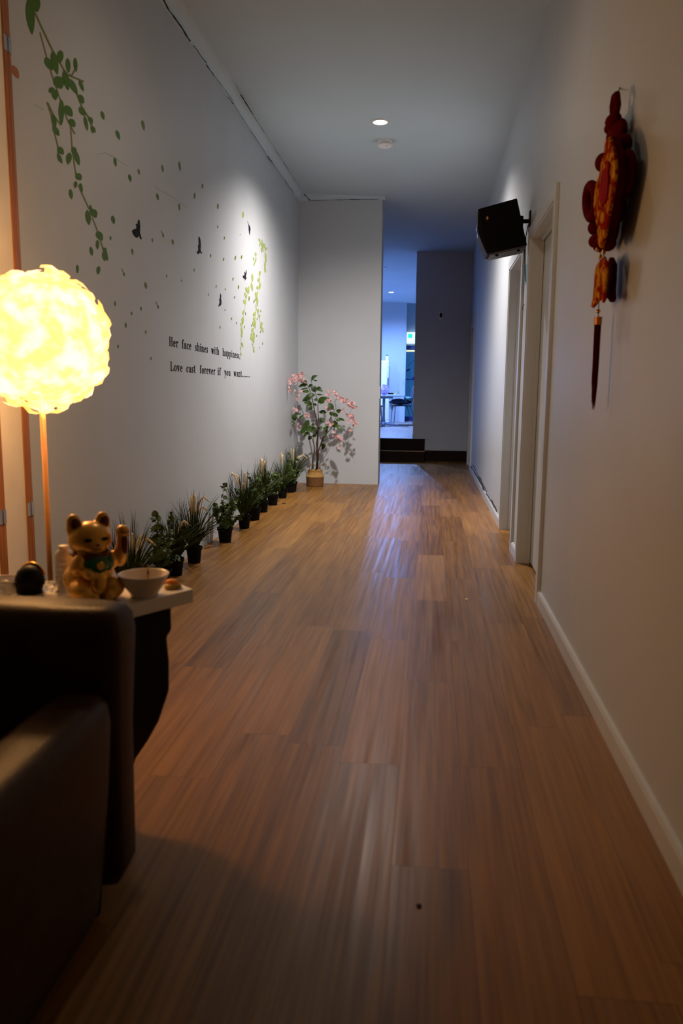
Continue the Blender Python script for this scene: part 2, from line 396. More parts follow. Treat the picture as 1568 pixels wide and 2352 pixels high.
# doors
def door(n, y0, y1, label, leaf='closed'):
    b = MB(); cw, ct = .068, .018
    for (a, c) in ((y0-cw, y0), (y1, y1+cw)): b.box(XR-ct, XR, a, c, 0, DT+cw)
    b.box(XR-ct, XR, y0, y1, DT, DT+cw)
    # jamb lining with stop
    b.box(XR-ct+.006, XR+TH, y0, y0+.012, 0, DT); b.box(XR-ct+.006, XR+TH, y1-.012, y1, 0, DT); b.box(XR-ct+.006, XR+TH, y0, y1, DT-.012, DT)
    b.box(XR+.052, XR+.07, y0+.012, y0+.024, 0, DT-.012); b.box(XR+.052, XR+.07, y1-.024, y1-.012, 0, DT-.012); b.box(XR+.052, XR+.07, y0, y1, DT-.024, DT-.012)
    d = struct(b.build('door_%d' % n, M['trim'], bevel=.0015), label)
    lf = MB()
    if leaf == 'closed':
        lf.box(XR+.072, XR+TH-.003, y0+.014, y1-.016, .012, DT-.026)
        h = [(XR+.072, y1-.09, 1.0)]
    else:
        T = Matrix.Translation((XR+TH+.002, y0+.014, 0)) @ Matrix.Rotation(radians(-leaf), 4, 'Z')
        lf.box(0, .038, 0, y1-y0-.03, .012, DT-.026, T)
    l = lf.build('door_leaf', M['trim'], d)
    if leaf != 'closed':
        MB().box(XR+.078, XR+.102, y1-.014, y1-.0115, 1.0, 1.09).build('strike_plate', M['chrome'], d)
        MB().box(XR+.085, XR+.094, y1-.0155, y1-.0135, 1.025, 1.06).build('latch_hole', M['black'], d)
    return d
door(1, 4.18, 5.14, 'closed white door in a white frame, nearest on the right wall')
door(2, 5.56, 6.42, 'second white doorway on the right wall, with its door ajar', leaf=35)
door(3, 11.55, 12.30, 'dark doorway at the far end of the right wall')

# cornice (cove) on left wall and back wall
def cove(depth, h, n=7):
    pts = [(0, 0), (.008, 0)]
    for i in range(n+1):
        a = pi/2*i/n; pts.append((.008+(depth-.014)*(1-cos(a)), .008+(h-.014)*sin(a)))
    pts += [(depth, h), (0, h)]; return pts
CZ0 = 3.257
b = MB(); prof = cove(.088, cz(XL+.04)-CZ0+.004)
b.prism([(XL+x, -1.6, CZ0+z) for x, z in prof], (0, YB+1.6, 0))
co = struct(b.build('trim_5', M['ceil']), 'curved white cornice along the top of the left wall')
b = MB(); b.prism([(XL, YB-x, CZ0-.005+z) for x, z in prof], (XE-XL+.03, 0, 0))
co2 = struct(b.build('trim_6', M['ceil']), 'curved white cornice over the wall behind the flowering tree')
# cracks beside the cornice
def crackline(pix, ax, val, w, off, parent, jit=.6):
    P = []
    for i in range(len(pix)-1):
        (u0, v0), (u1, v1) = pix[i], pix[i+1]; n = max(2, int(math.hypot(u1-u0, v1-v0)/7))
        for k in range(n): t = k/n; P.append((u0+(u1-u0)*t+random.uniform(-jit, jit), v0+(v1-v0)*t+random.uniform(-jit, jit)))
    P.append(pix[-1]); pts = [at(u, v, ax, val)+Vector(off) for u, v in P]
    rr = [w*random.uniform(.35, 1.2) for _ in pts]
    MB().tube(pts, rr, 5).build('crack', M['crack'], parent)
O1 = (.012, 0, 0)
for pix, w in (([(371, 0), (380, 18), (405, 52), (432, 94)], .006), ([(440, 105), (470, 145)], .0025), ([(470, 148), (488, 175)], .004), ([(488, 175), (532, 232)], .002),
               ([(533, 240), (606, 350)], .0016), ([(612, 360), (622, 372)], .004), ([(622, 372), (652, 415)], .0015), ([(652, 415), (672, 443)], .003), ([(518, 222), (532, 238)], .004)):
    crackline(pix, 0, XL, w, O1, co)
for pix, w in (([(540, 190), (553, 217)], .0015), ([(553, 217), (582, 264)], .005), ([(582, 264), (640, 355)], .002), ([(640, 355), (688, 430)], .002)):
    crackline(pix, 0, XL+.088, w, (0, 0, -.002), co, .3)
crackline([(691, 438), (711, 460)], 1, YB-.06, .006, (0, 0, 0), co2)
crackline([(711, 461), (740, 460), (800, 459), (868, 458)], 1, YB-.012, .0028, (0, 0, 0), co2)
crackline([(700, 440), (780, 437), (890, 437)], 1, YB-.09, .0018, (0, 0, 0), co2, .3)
# broken plaster above the far baseboard of the right wall
wr = bpy.data.objects['wall_right']
crackline([(1077, 1056), (1080, 1068), (1088, 1080), (1096, 1094), (1104, 1106), (1112, 1124), (1120, 1140), (1130, 1152), (1141, 1174)], 0, XR, .011, (-.003, 0, 0), wr, 1.2)
crackline([(1086, 1070), (1094, 1086), (1103, 1100), (1111, 1118), (1118, 1132)], 0, XR, .006, (-.004, 0, .012), wr, 1.0)
wl = bpy.data.objects['wall_left']
for pix in ([(224, 355), (240, 350), (262, 362), (295, 384)], [(355, 430), (400, 455), (430, 478)], [(78, 240), (100, 252)]):
    crackline(pix, 0, XL, .0007, (.0002, 0, 0), wl, 1.0)
# pipe / conduit strip on the far right wall beside door 3
struct(MB().box(XR-.02, XR-.0, 11.30, 11.36, .05, 2.2).build('trim_7', M['trim']), 'narrow white upright trim before the far doorway')

# ================================================================== LIGHT FITTINGS
def downlight(loc, label, lens, power, col, size, blend, tilt=(0, 0), r=.055, rad=.05):
    t = thing('downlight', label, 'ceiling light', loc, 0)
    z = loc[2]
    ring = MB(); n = 32; vs = []
    for rr, zz in ((r*1.35, 0.004), (r*1.35, -.004), (r*1.05, -.008), (r, 0.0)):
        for j in range(n): vs.append(Vector(loc)+Vector((rr*cos(2*pi*j/n), rr*sin(2*pi*j/n), zz)))
    ring.add(vs, [(i*n+j, i*n+(j+1) % n, (i+1)*n+(j+1) % n, (i+1)*n+j) for i in range(3) for j in range(n)])
    ring.build('trim_ring', M['white'], t, smooth=True)
    MB().lathe([(r*.98, -.002), (r*.98, .0)], Vector(loc)-Vector((0, 0, .001)), 32).build('lens', lens, t)
    s = spot('downlight_beam', (0, 0, -.03), power, col, size, blend, tilt, rad); s.parent = t
    return t
D1 = at(873, 281, 2, 3.276); D1.z = cz(D1.x)-.001
downlight(D1, 'bright white round downlight in the hallway ceiling, next to the smoke alarm', M['led'], MAIN_POWER, MAIN_COL, 148, 1.0, (7, 0))
downlight((-.50, 3.5, cz(-.5)-.001), 'warm round downlight above the front of the hallway', M['led'], NEAR_POWER, NEAR_COL, 150, 1.0, (14, 0))
DF = at(898, 671, 2, 3.30); DF.z = cz(DF.x)-.001
downlight(DF, 'cool white downlight seen in the far room', M['led_blue'], FAR_POWER, FAR_COL, 165, .6)
downlight((-2.2, 16.0, cz(-2.2)-.001), 'downlight of the far room hidden behind the partition', M['led_blue'], FAR_POWER*.8, FAR_COL, 165, .6)
p = at(881, 614, 2, 3.30)
tag(MB().lathe([(.05, -.012), (.06, -.006), (.06, .0)], (p.x, p.y, cz(p.x)-.002), 20).build('ceiling_fitting', M['white']), 'small unlit round fitting on the far room ceiling', 'ceiling fitting')
# smoke alarm
P = at(884, 333, 2, 3.245); zc = cz(P.x)
sa = thing('smoke_alarm', 'white round smoke alarm on the ceiling just beyond the downlight', 'smoke alarm', (P.x, P.y, zc))
MB().lathe([(.060, -.004), (.060, .004)], (P.x, P.y, zc-.002), 28).lathe([(.056, -.030), (.060, 0)], (P.x, P.y, zc-.004), 28).build('mounting_base', M['white'], sa)
MB().lathe([(.03, -.052), (.055, -.050), (.066, -.042), (.067, -.034), (.058, -.028)], (P.x, P.y, zc-.002), 32).build('cover', M['white'], sa, smooth=False)
MB().lathe([(.004, -.056), (.004, -.05)], (P.x+.015, P.y-.035, zc), 8).build('indicator', M['black'], sa)

# ================================================================== FEATHER FLOOR LAMP
LX, LY, LZ, LR = -1.195, 2.35, 1.236, .205
lamp = thing('floor_lamp', 'glowing white feather ball floor lamp on a slim brown pole', 'lamp', (LX, LY, 0))
b = MB(); random.seed(3)
NP = 420
for i in range(NP):
    ph = math.acos(1-2*(i+.5)/NP); th = pi*(1+5**.5)*i
    n = Vector((sin(ph)*cos(th), sin(ph)*sin(th), cos(ph)))
    tdir = n.orthogonal().normalized(); tdir.rotate(Matrix.Rotation(random.uniform(0, 2*pi), 3, n))
    rr = LR*random.uniform(.86, .93); L = random.uniform(.055, .085)
    base = Vector((LX, LY, LZ))+n*rr-tdir*L*.4
    tip = base+tdir*L+n*random.uniform(.005, .03)
    b.leaf(base, tip, n, random.uniform(.045, .06), bend=random.uniform(.1, .35), fold=-.3, k=4)
bl = bpy.data.lights.new('bulb', 'POINT'); bl.energy = BULB; bl.color = (1, .50, .17); bl.shadow_soft_size = .05
bo = bpy.data.objects.new('bulb', bl); COL.objects.link(bo); bo.location = (0, 0, LZ); bo.parent = lamp
b.build('feather_shade', M['feather'], lamp, smooth=True)
MB().ell((LX, LY, LZ), LR*.86, LR*.86, LR*.86, 24, 16).build('lit_core', M['core'], lamp, smooth=True)
MB().tube([(LX, LY, .02), (LX, LY, LZ-LR*.8)], .0085, 12).build('pole', M['pole'], lamp, smooth=True)
MB().lathe([(.13, 0), (.13, .012), (.02, .022), (.012, .03)], (LX, LY, 0), 32).build('base', M['pole'], lamp)

# ================================================================== FOLDING SCREEN against the left wall
scr = thing('folding_screen', 'tall pale folding screen with brown wooden stiles and metal hinges, flat against the left wall', 'folding screen', (XL+.02, 2.6, 0))
X0, X1 = XL+.003, XL+.024
edges = [2.932, 2.725, 2.518, 2.311]; HT = 2.62; sw = .023
for k, y in enumerate(edges):
    for j, yy in enumerate((y-sw, y-2*sw-.002)):
        MB().box(X0, X1, yy, yy+sw, .0, HT).build('stile', M['screen_wood'], scr, bevel=.003)
    for zz in (.60, 2.29):
        h = MB(); h.box(X1, X1+.003, y-2*sw-.002, y-sw-.004, zz, zz+.052); h.box(X1, X1+.003, y-sw+.001, y-.002, zz, zz+.052); h.tube([(X1+.003, y-sw-.001, zz), (X1+.003, y-sw-.001, zz+.052)], .003, 6)
        h.build('hinge', M['chrome'], scr)
    MB().box(X0+.006, X1-.006, y-.207, y-2*sw-.002, .03, HT-.02).build('panel', M['screen_panel'], scr)

# ================================================================== SOFA
so = thing('armchair', 'low black leather armchair with its back towards the small white table', 'armchair', (-1.05, 1.2, 0))
T = Matrix.Translation((-1.05, 1.495, 0))
b = MB(); b.rrect([(.03, .06), (.012, .10), (.010, .40), (.004, .52), (0, .60), (.004, .635), (.014, .652), (.034, .660)], .452, .070, T, 7, 64)
b.build('backrest', M['leather'], so, smooth=True)
def arm(xc):
    b = MB(); T = Matrix.Translation((xc, 1.02, 0))
    b.rrect([(.035, .05), (.022, .14), (.008, .30), (0, .44), (.004, .478), (.016, .496), (.034, .503)], .068, .42, T, 6, 64)
    b.build('armrest', M['leather'], so, smooth=True)
arm(-.665); arm(-1.435)
T = Matrix.Translation((-1.05, .98, 0))
MB().rrect([(.02, .27), (.004, .30), (0, .36), (.008, .395), (.03, .412), (.08, .418)], .318, .44, T, 6, 56).build('seat_cushion', M['leather'], so, smooth=True)
MB().rrect([(.0, .05), (0, .27)], .33, .42, T, 8, 40).build('seat_base', M['leather'], so, smooth=False)
for x, y in ((-.68, .66), (-1.42, .66), (-.68, 1.45), (-1.42, 1.45)):
    MB().lathe([(.018, 0), (.024, .065)], (x, y, 0), 12).build('foot', M['black'], so)

# ================================================================== SMALL TABLE AND WHAT STANDS ON IT
TZ = .600
TP = [(-.577, 1.869), (-.624, 1.917), (-1.10, 1.815), (-1.10, 1.582), (-.757, 1.582)]
tcx, tcy = -.86, 1.745
tb = thing('side_table', 'small white topped table on a black pedestal, between armchair and feather lamp', 'table', (tcx, tcy, 0))
MB().prism([(x, y, TZ-.034) for x, y in TP], (0, 0, .034)).build('table_top', M['white'], tb, bevel=.002)
pb = MB(); rings = []
for k, z in ((.34, 0), (.36, .02), (.52, .17), (.62, .214), (.71, .262), (.79, .333), (.80, .345), (.805, .42), (.79, .482), (.83, .498), (.83, TZ-.035)):
    rings.append([(tcx+(x-tcx)*k, tcy+(y-tcy)*k, z) for x, y in TP])
vs = [p for r_ in rings for p in r_]; n = len(TP)
pb.add(vs, [(i*n+j, i*n+(j+1) % n, (i+1)*n+(j+1) % n, (i+1)*n+j) for i in range(len(rings)-1) for j in range(n)]+[tuple(range(n)), tuple(range((len(rings)-1)*n, len(rings)*n))])
pb.build('pedestal', M['black'], tb, bevel=.01)

def grow(name, m, parent, parts, vox=.0035, smooth_it=6):
    """join blobs into one continuous surface"""
    b = MB()
    for p in parts: b.ell(*p[:4], 20, 14, *(p[4:] or []))
    o = b.build(name, m, parent, smooth=True)
    r = o.modifiers.new('r', 'REMESH'); r.mode = 'VOXEL'; r.voxel_size = vox; r.use_smooth_shade = True
    s = o.modifiers.new('s', 'SMOOTH'); s.iterations = smooth_it; s.factor = .6
    return o
# --- lucky cat figurine
cc = at(211, 1371, 2, TZ)
CATR = radians(45)            # front (local -Y) turned towards +X
cat = thing('lucky_cat_figurine', 'golden beckoning cat figurine with raised paw and green bib on the white table', 'figurine', (cc.x, cc.y, TZ), CATR)
K = Matrix.Translation((cc.x, cc.y, TZ)) @ Matrix.Rotation(CATR, 4, 'Z')
def kp(x, y, z): return K @ Vector((x, y, z))
KR = K.to_3x3().to_4x4()
def kr(ax, deg): return KR @ Matrix.Rotation(radians(deg), 4, ax)
s = 1.0
parts = [(kp(0, .010, .045), .062, .052, .050, KR), (kp(0, .006, .080), .048, .042, .045, KR), (kp(-.036, -.030, .026), .030, .042, .027, KR), (kp(.036, -.030, .026), .030, .042, .027, KR),
         (kp(0, -.002, .142), .052, .044, .042, KR), (kp(0, -.026, .130), .032, .024, .022, KR),
         (kp(-.020, -.060, .014), .015, .018, .013, KR), (kp(.020, -.060, .014), .015, .018, .013, KR),
         (kp(-.040, -.026, .090), .016, .018, .026, kr('Y', 25)), (kp(-.026, -.048, .070), .013, .024, .013, kr('X', 20)), (kp(-.012, -.058, .062), .013, .013, .011, KR),
         (kp(.046, -.014, .088), .017, .018, .022, KR), (kp(.066, -.022, .100), .015, .016, .030, KR), (kp(.070, -.026, .130), .014, .015, .032, KR), (kp(.070, -.030, .157), .017, .016, .016, KR),
         (kp(.0, .058, .03), .016, .03, .016, KR)]
for sx in (-1, 1): parts += [(kp(sx*.034, .004, .180), .019, .011, .024, kr('Y', sx*12)), (kp(sx*.033, .004, .168), .021, .015, .020, KR)]
grow('body', M['goldcat'], cat, parts, .003, 5)
for sx in (-1, 1): MB().ell(kp(sx*.034, -.0085, .179), .0125, .005, .0165, 14, 8, kr('Y', sx*12)).build('inner_ear', M['darkred'], cat, smooth=True)
for sx in (-1, 1):
    MB().ell(kp(sx*.021, -.0445, .146), .0095, .004, .0045, 14, 8, kr('Z', sx*18)).build('eye', M['black'], cat, smooth=True)
MB().ell(kp(0, -.0515, .134), .0045, .004, .0035, 10, 6, KR).build('nose', M['darkred'], cat, smooth=True)
MB().tube([kp(-.011, -.0475, .124), kp(-.006, -.052, .1215), kp(0, -.0525, .1255), kp(.006, -.052, .1215), kp(.011, -.0475, .124)], .0012, 6).build('mouth', M['darkred'], cat)
c = MB(); c.tube([kp(.043*cos(a), -.004+.040*sin(a), .106+.004*cos(2*a)) for a in [2*pi*i/28 for i in range(29)]], .0055, 8, False); c.build('collar', M['darkred'], cat, smooth=True)
c = MB(); c.ell(kp(0, -.044, .088), .030, .010, .022, 20, 10, kr('X', -10)); c.build('bib', M['green_glaze'], cat, smooth=True)
c = MB(); c.ell(kp(.032, -.030, .086), .013, .010, .020, 16, 10, KR); c.build('bib_lobe', M['green_glaze'], cat, smooth=True)
c = MB(); c.lathe([(.009, -.002), (.010, 0), (.009, .002)], kp(.003, -.056, .085), 16, 1, 1, kr('X', 90)); c.build('bell', M['brass'], cat)
c = MB(); c.ell(kp(-.004, -.066, .045), .017, .006, .026, 18, 10, kr('Y', 14)); c.build('coin', M['brass'], cat, smooth=True)
for z in (.148, .158): MB().tube([kp(.060, -.0445, z), kp(.070, -.0475, z-.001), kp(.080, -.0435, z)], .0012, 5).build('paw_line', M['darkred'], cat)
c = MB(); c.ell(kp(.070, -.0405, .128), .008, .003, .026, 12, 8, KR); c.build('arm_band', M['darkred'], cat, smooth=True)

# --- bowl with a small figure in it, orange pastry, dome ornament, bottle, packages
bc = at(331, 1368, 2, TZ)
bw = thing('bowl', 'small white ceramic bowl on the corner of the white table', 'bowl', (bc.x, bc.y, TZ))
prof = [(.030, 0), (.033, .003), (.034, .008), (.050, .030), (.0595, .052), (.0605, .0545), (.0590, .0550), (.0570, .052), (.046, .030), (.028, .012), (.004, .010)]
MB().lathe(prof, bc, 40).build('bowl_body', M['ceramic'], bw, smooth=True)
sk = thing('cocktail_stick', 'short brown and gold stick leaning inside the white bowl', 'stick', bc)
MB().tube([bc+Vector((.004, .012, .013)), bc+Vector((-.001, .030, .036)), bc+Vector((-.004, .044, .066))], [.0025, .003, .0015], 8).build('stick', M['mustard'], sk)
MB().ell(bc+Vector((-.002, .036, .047)), .0035, .0035, .007, 8, 6).build('stick_band', M['darkred'], sk)
oc = at(397, 1352, 2, TZ)
og = thing('orange_snack', 'orange topped mustard snack lying beside the bowl at the table corner', 'snack', (oc.x, oc.y, TZ))
MB().rrect([(.006, 0), (0, .004), (.002, .010), (.008, .013)], .022, .016, Matrix.Translation(oc) @ Matrix.Rotation(.5, 4, 'Z'), 3, 24).build('wrapper', M['mustard'], og, smooth=True)
MB().ell(oc+Vector((-.004, .004, .014)), .018, .012, .010, 16, 8).build('orange_filling', M['orange'], og, smooth=True)
dc = at(70, 1362, 2, TZ)
dm = thing('round_ornament', 'small black dome-shaped ornament with a gold rim, left of the cat', 'ornament', (dc.x, dc.y, TZ))
MB().lathe([(.028, 0), (.031, .004), (.033, .018), (.036, .022), (.0355, .032), (.033, .042), (.027, .056), (.016, .066), (.004, .069)], dc, 28).build('dome', M['black'], dm, smooth=True)
n = 24; MB().tube([dc+Vector((-.034*cos(a)*.95, .012, .034+.037*sin(a))) for a in [pi*(.08+.84*i/n) for i in range(n+1)]], .0042, 8).build('gold_rim', M['brass'], dm, smooth=True)
tc_ = at(150, 1356, 2, TZ)
bt = thing('ribbed_bottle', 'translucent pale ribbed bottle standing behind the golden cat', 'bottle', (tc_.x, tc_.y, TZ))
pr = [(.020, 0)]
for i in range(6): z = .004+i*.013; pr += [(.0225, z), (.0225, z+.008), (.0205, z+.0105)]
pr += [(.022, .084), (.021, .094), (.014, .101), (.011, .104)]
MB().lathe(pr, tc_, 24).build('bottle_body', M['milky'], bt, smooth=True)
MB().lathe([(.0115, .104), (.0115, .113), (.004, .114)], tc_, 16).build('bottle_cap', M['white'], bt)
def crumple(name, label, c, rx, ry, rz, seed):
    random.seed(seed); b = MB(); n, k = 18, 9; vs = []
    for i in range(k+1):
        for j in range(n):
            f = 1+random.uniform(-.18, .18); ph = pi*i/k
            vs.append(Vector(c)+Vector((rx*f*sin(ph)*cos(2*pi*j/n), ry*f*sin(ph)*sin(2*pi*j/n), rz*(1-cos(ph))/2*2*f*.5+.001)))
    fs = [(i*n+j, i*n+(j+1) % n, (i+1)*n+(j+1) % n, (i+1)*n+j) for i in range(k) for j in range(n)]
    b.add(vs, fs)
    return tag(b.build(name, M['clear']), label, 'plastic wrapper')
crumple('plastic_wrapper', 'crumpled clear plastic wrapper between the black dome and the golden cat', at(118, 1361, 2, TZ), .030, .022, .026, 5)
kc = at(12, 1362, 2, TZ)
kt = thing('clear_container', 'clear plastic container at the left end of the white table', 'container', (kc.x, kc.y, TZ))
MB().lathe([(.030, .0), (.036, .002), (.042, .030), (.044, .034), (.041, .034), (.034, .004), (.003, .003)], kc, 28).build('container_body', M['clear'], kt, smooth=True)
MB().tube([kc+Vector((.044*cos(a), .044*sin(a), .034)) for a in [2*pi*i/28 for i in range(29)]], .0014, 5, False).build('container_rim', M['milky'], kt)
random.seed(11)
for i in range(3): MB().ell(kc+Vector((random.uniform(-.015, .015), random.uniform(-.015, .015), .010+.007*i)), .012, .010, .008, 8, 5).build('wrapped_sweet', M['redfab'] if i == 0 else M['milky'], kt)

# ================================================================== WALL DECALS ON THE LEFT WALL
DX = XL+.0012
def onwall(u, v): return at(u, v, 0, DX)
def leafpoly(u0, v0, u1, v1, w, n=9):
    """almond outline between two photo points, w px wide, carried to the wall"""
    L = math.hypot(u1-u0, v1-v0); dx, dy = (u1-u0)/L, (v1-v0)/L; px, py = -dy, dx; P = []
    for i in range(n+1):
        t = i/n; h = w/2*sin(pi*t**.85)**.7 if 0 < t < 1 else 0; P.append((u0+dx*L*t+px*h, v0+dy*L*t+py*h))
    for i in range(n-1, 0, -1):
        t = i/n; h = w/2*sin(pi*t**.85)**.7; P.append((u0+dx*L*t-px*h, v0+dy*L*t-py*h))
    return P
def flat(b, P, th=.0008, lift=0):
    loop = [onwall(u, v)+Vector((lift, 0, 0)) for u, v in P]; b.prism(loop, (-th, 0, 0))
def stroke(b, pts, w, lift=0):
    P = [];
    for i, (u, v) in enumerate(pts):
        a = pts[max(0, i-1)]; c = pts[min(len(pts)-1, i+1)]; L = math.hypot(c[0]-a[0], c[1]-a[1]) or 1
        ww = w if isinstance(w, (int, float)) else w[i]
        nx, ny = -(c[1]-a[1])/L*ww/2, (c[0]-a[0])/L*ww/2; P.append(((u+nx, v+ny), (u-nx, v-ny)))
    for i in range(len(P)-1):
        flat(b, [P[i][0], P[i+1][0], P[i+1][1], P[i][1]], lift=lift)
def vine(label, stems, leaves, green, group, w=2.5):
    p = onwall(*stems[0][0]); t = thing('vine_decal', label, 'wall decal', p, 0, group)
    b = MB()
    for st in stems: stroke(b, st, w)
    b.build('stem', M['decal_stem'] if green is M['decal_green'] else green, t)
    b = MB()
    for i, lf in enumerate(leaves): flat(b, leafpoly(*lf), lift=.0004+.00015*(i % 4))
    b.build('foliage', green, t)
G = M['decal_green']; GL = 'vine decals hanging at the upper left'
vine('thick green vine decal at the very top left, arching down to a leafy fork', [[(60, -8), (70, 12), (82, 32), (100, 72), (122, 118), (140, 148), (150, 166)], [(152, 172), (166, 172), (172, 160)], [(160, 174), (180, 182), (193, 188)], [(160, 184), (178, 218), (190, 250), (204, 270), (212, 292)]],
     [(66, -4, 74, 80, 20), (74, -12, 86, 28, 26), (120, 117, 132, 172, 15), (139, 115, 137, 146, 15), (155, 133, 158, 168, 11), (172, 132, 175, 166, 9), (147, 160, 157, 208, 15), (158, 180, 178, 217, 13), (182, 184, 192, 210, 8), (182, 217, 192, 238, 12), (183, 245, 195, 266, 13), (194, 266, 201, 300, 8), (205, 268, 212, 285, 10), (209, 290, 214, 307, 5), (213, 290, 219, 305, 6)], G, GL, 4)
vine('green vine decal falling from beside the arching stem down past the lamp', [[(92, 74), (108, 134), (118, 168), (128, 196), (138, 228), (155, 275), (172, 308)], [(162, 290), (166, 340), (172, 385), (177, 412)], [(180, 425), (190, 448), (205, 480)], [(212, 500), (224, 530), (238, 575)]],
     [(104, 132, 121, 162, 16), (128, 175, 142, 204, 24), (114, 202, 124, 213, 14), (124, 205, 128, 230, 14), (141, 228, 141, 288, 13), (149, 242, 166, 268, 17), (160, 273, 172, 292, 14), (168, 337, 172, 356, 12), (160, 350, 156, 378, 13), (172, 345, 182, 380, 11), (176, 398, 186, 414, 14), (174, 416, 173, 432, 8), (184, 420, 189, 442, 7), (207, 470, 211, 495, 6), (211, 480, 221, 500, 15), (200, 482, 205, 517, 12), (223, 531, 235, 553, 15), (224, 551, 224, 573, 8), (237, 569, 244, 579, 9), (240, 574, 246, 590, 7), (237, 578, 241, 600, 8), (242, 582, 247, 599, 7)], G, GL, 3)
vine('short green side vine decal left of the long falling vine', [[(108, 234), (118, 265), (124, 300), (133, 335), (134, 352)], [(110, 236), (122, 262), (140, 288)]],
     [(120, 262, 128, 292, 11), (122, 290, 136, 312, 12), (133, 337, 146, 355, 13), (132, 352, 143, 376, 8), (133, 352, 137, 371, 7)], G, GL, 3)
GR = 'vine decals hanging near the corner'; LM = M['decal_lime']
vine('lime vine decal cluster highest of those near the corner', [[(595, 549), (600, 562), (605, 578), (609, 572)], [(609, 574), (609, 586)], [(600, 580), (606, 574)], [(609, 584), (609, 605), (608, 625)]],
     [(594, 547, 598, 557, 3.5), (601, 549, 602, 566, 2.4), (604, 556, 604, 572, 2.6), (607, 559, 608, 571, 3), (597, 558, 596, 567, 3), (600, 567, 601, 581, 3), (608, 571, 614, 571, 6.5), (609, 579, 611, 603, 4), (609, 600, 608, 618, 4), (608, 612, 610, 627, 4), (602, 566, 604, 573, 2)], LM, GR, 1)
vine('small lime sprig decal just left of the highest lime vine', [[(587, 582), (588, 592), (585, 602), (583, 610)], [(582, 597), (586, 599)]], [(586, 579, 588, 589, 4), (582, 590, 583, 598, 3.2), (588, 590, 587, 603, 2.6), (585, 601, 583, 611, 2.6)], LM, GR, .7)
vine('left lime vine decal whose tip ends above the lettering', [[(579, 640), (578, 656), (570, 660), (568, 675), (564, 698), (560, 720), (556, 745), (554, 770), (553, 800), (553, 818)]],
     [(579, 629, 580, 647, 4.6), (577, 648, 580, 669, 4.4), (571, 657, 571, 675, 3.2), (565, 659, 568, 672, 5), (562, 671, 566, 686, 4.6), (561, 687, 562, 699, 5.6), (560, 712, 558, 722, 4.6), (557, 727, 558, 744, 5.4), (555, 740, 553, 749, 4.2), (554, 750, 557, 768, 3.8), (554, 764, 556, 774, 3.2), (555, 786, 558, 797, 3.4), (553, 794, 552, 803, 2.4), (553, 809, 554, 818, 2.6)], LM, GR, .7)
vine('right lime vine decal that forks into two hanging ends', [[(597, 632), (596, 650), (592, 670), (590, 690), (588, 708), (586, 730), (583, 750), (580, 775), (579, 790), (584, 808)], [(588, 706), (593, 722), (598, 742), (604, 760)]],
     [(597, 622, 596, 634, 5), (594, 638, 594, 648, 4.8), (597, 648, 596, 665, 4.2), (591, 656, 591, 665, 3.6), (592, 669, 590, 677, 3), (587, 670, 589, 685, 4.6), (590, 682, 592, 700, 3.8), (586, 684, 588, 692, 3.4), (588, 697, 588, 706, 2.6), (593, 709, 593, 719, 4.2), (596, 721, 596, 731, 3.6), (585, 716, 583, 727, 6), (583, 728, 585, 738, 5), (586, 736, 586, 755, 3.6), (581, 737, 582, 749, 5), (581, 752, 579, 764, 4.8), (583, 762, 584, 780, 3.6), (578, 764, 577, 772, 4.4), (577, 770, 577, 782, 4.8), (581, 774, 583, 788, 4), (581, 788, 580, 793, 2.6), (583, 796, 583, 802, 2.6), (582, 801, 584, 810, 3), (601, 739, 600, 751, 4.4), (598, 745, 600, 758, 2.6), (602, 752, 604, 760, 3.2), (602, 757, 605, 763, 3.4)], LM, GR, .8)
# birds
def bird(label, pts, ox, oy, sc, m):
    P = [(ox+x/sc, oy+y/sc) for x, y in pts]; b = MB(); flat(b, P, .001, .0005)
    return tag(b.build('bird_decal', m), label, 'wall decal', 'flying bird decals')
BK, PL = M['decal_black'], M['decal_plum']
bird('largest black bird decal, farthest left, with a rounded head', [(300, 183), (320, 215), (328, 290), (325, 430), (340, 480), (357, 530), (345, 553), (325, 520), (305, 485), (285, 510), (262, 518), (235, 500), (205, 460), (190, 420), (183, 400), (195, 375), (225, 362), (258, 357), (262, 320), (255, 290), (243, 270), (258, 264), (282, 278), (287, 220)], 280, 480, 7.84, BK)
bird('narrow black bird decal with one long upright wing, second from the left', [(1388, 495), (1405, 520), (1418, 590), (1420, 670), (1415, 745), (1440, 790), (1432, 812), (1410, 780), (1390, 800), (1372, 815), (1352, 795), (1352, 775), (1375, 735), (1375, 700), (1365, 655), (1370, 650), (1382, 668), (1380, 560), (1375, 520)], 280, 480, 7.84, BK)
bird('slender dark purple bird decal, highest and nearest the lime vines', [(965, 262), (985, 340), (1015, 385), (1030, 445), (1018, 530), (1010, 600), (1002, 560), (990, 460), (988, 375), (970, 310)], 470, 480, 9.8, PL)
bird('dark purple bird decal with a forked wing, just left of the lime vines', [(938, 1360), (942, 1440), (925, 1510), (938, 1560), (905, 1612), (900, 1560), (885, 1570), (862, 1540), (857, 1492), (880, 1500), (900, 1475), (890, 1415), (898, 1412), (915, 1450), (928, 1400)], 470, 480, 9.8, PL)
bird('lowest dark purple bird decal, above the word with', [(355, 325), (370, 380), (368, 480), (378, 490), (375, 570), (358, 610), (345, 598), (320, 632), (308, 620), (335, 540), (335, 500), (325, 455), (345, 460), (345, 380)], 470, 640, 9.8, PL)
b = MB(); flat(b, leafpoly(28, 150, 43, 181, 15)); tag(b.build('leaf_decal', M['decal_orange']), 'faint orange leaf decal beside the folding screen near the top', 'wall decal')
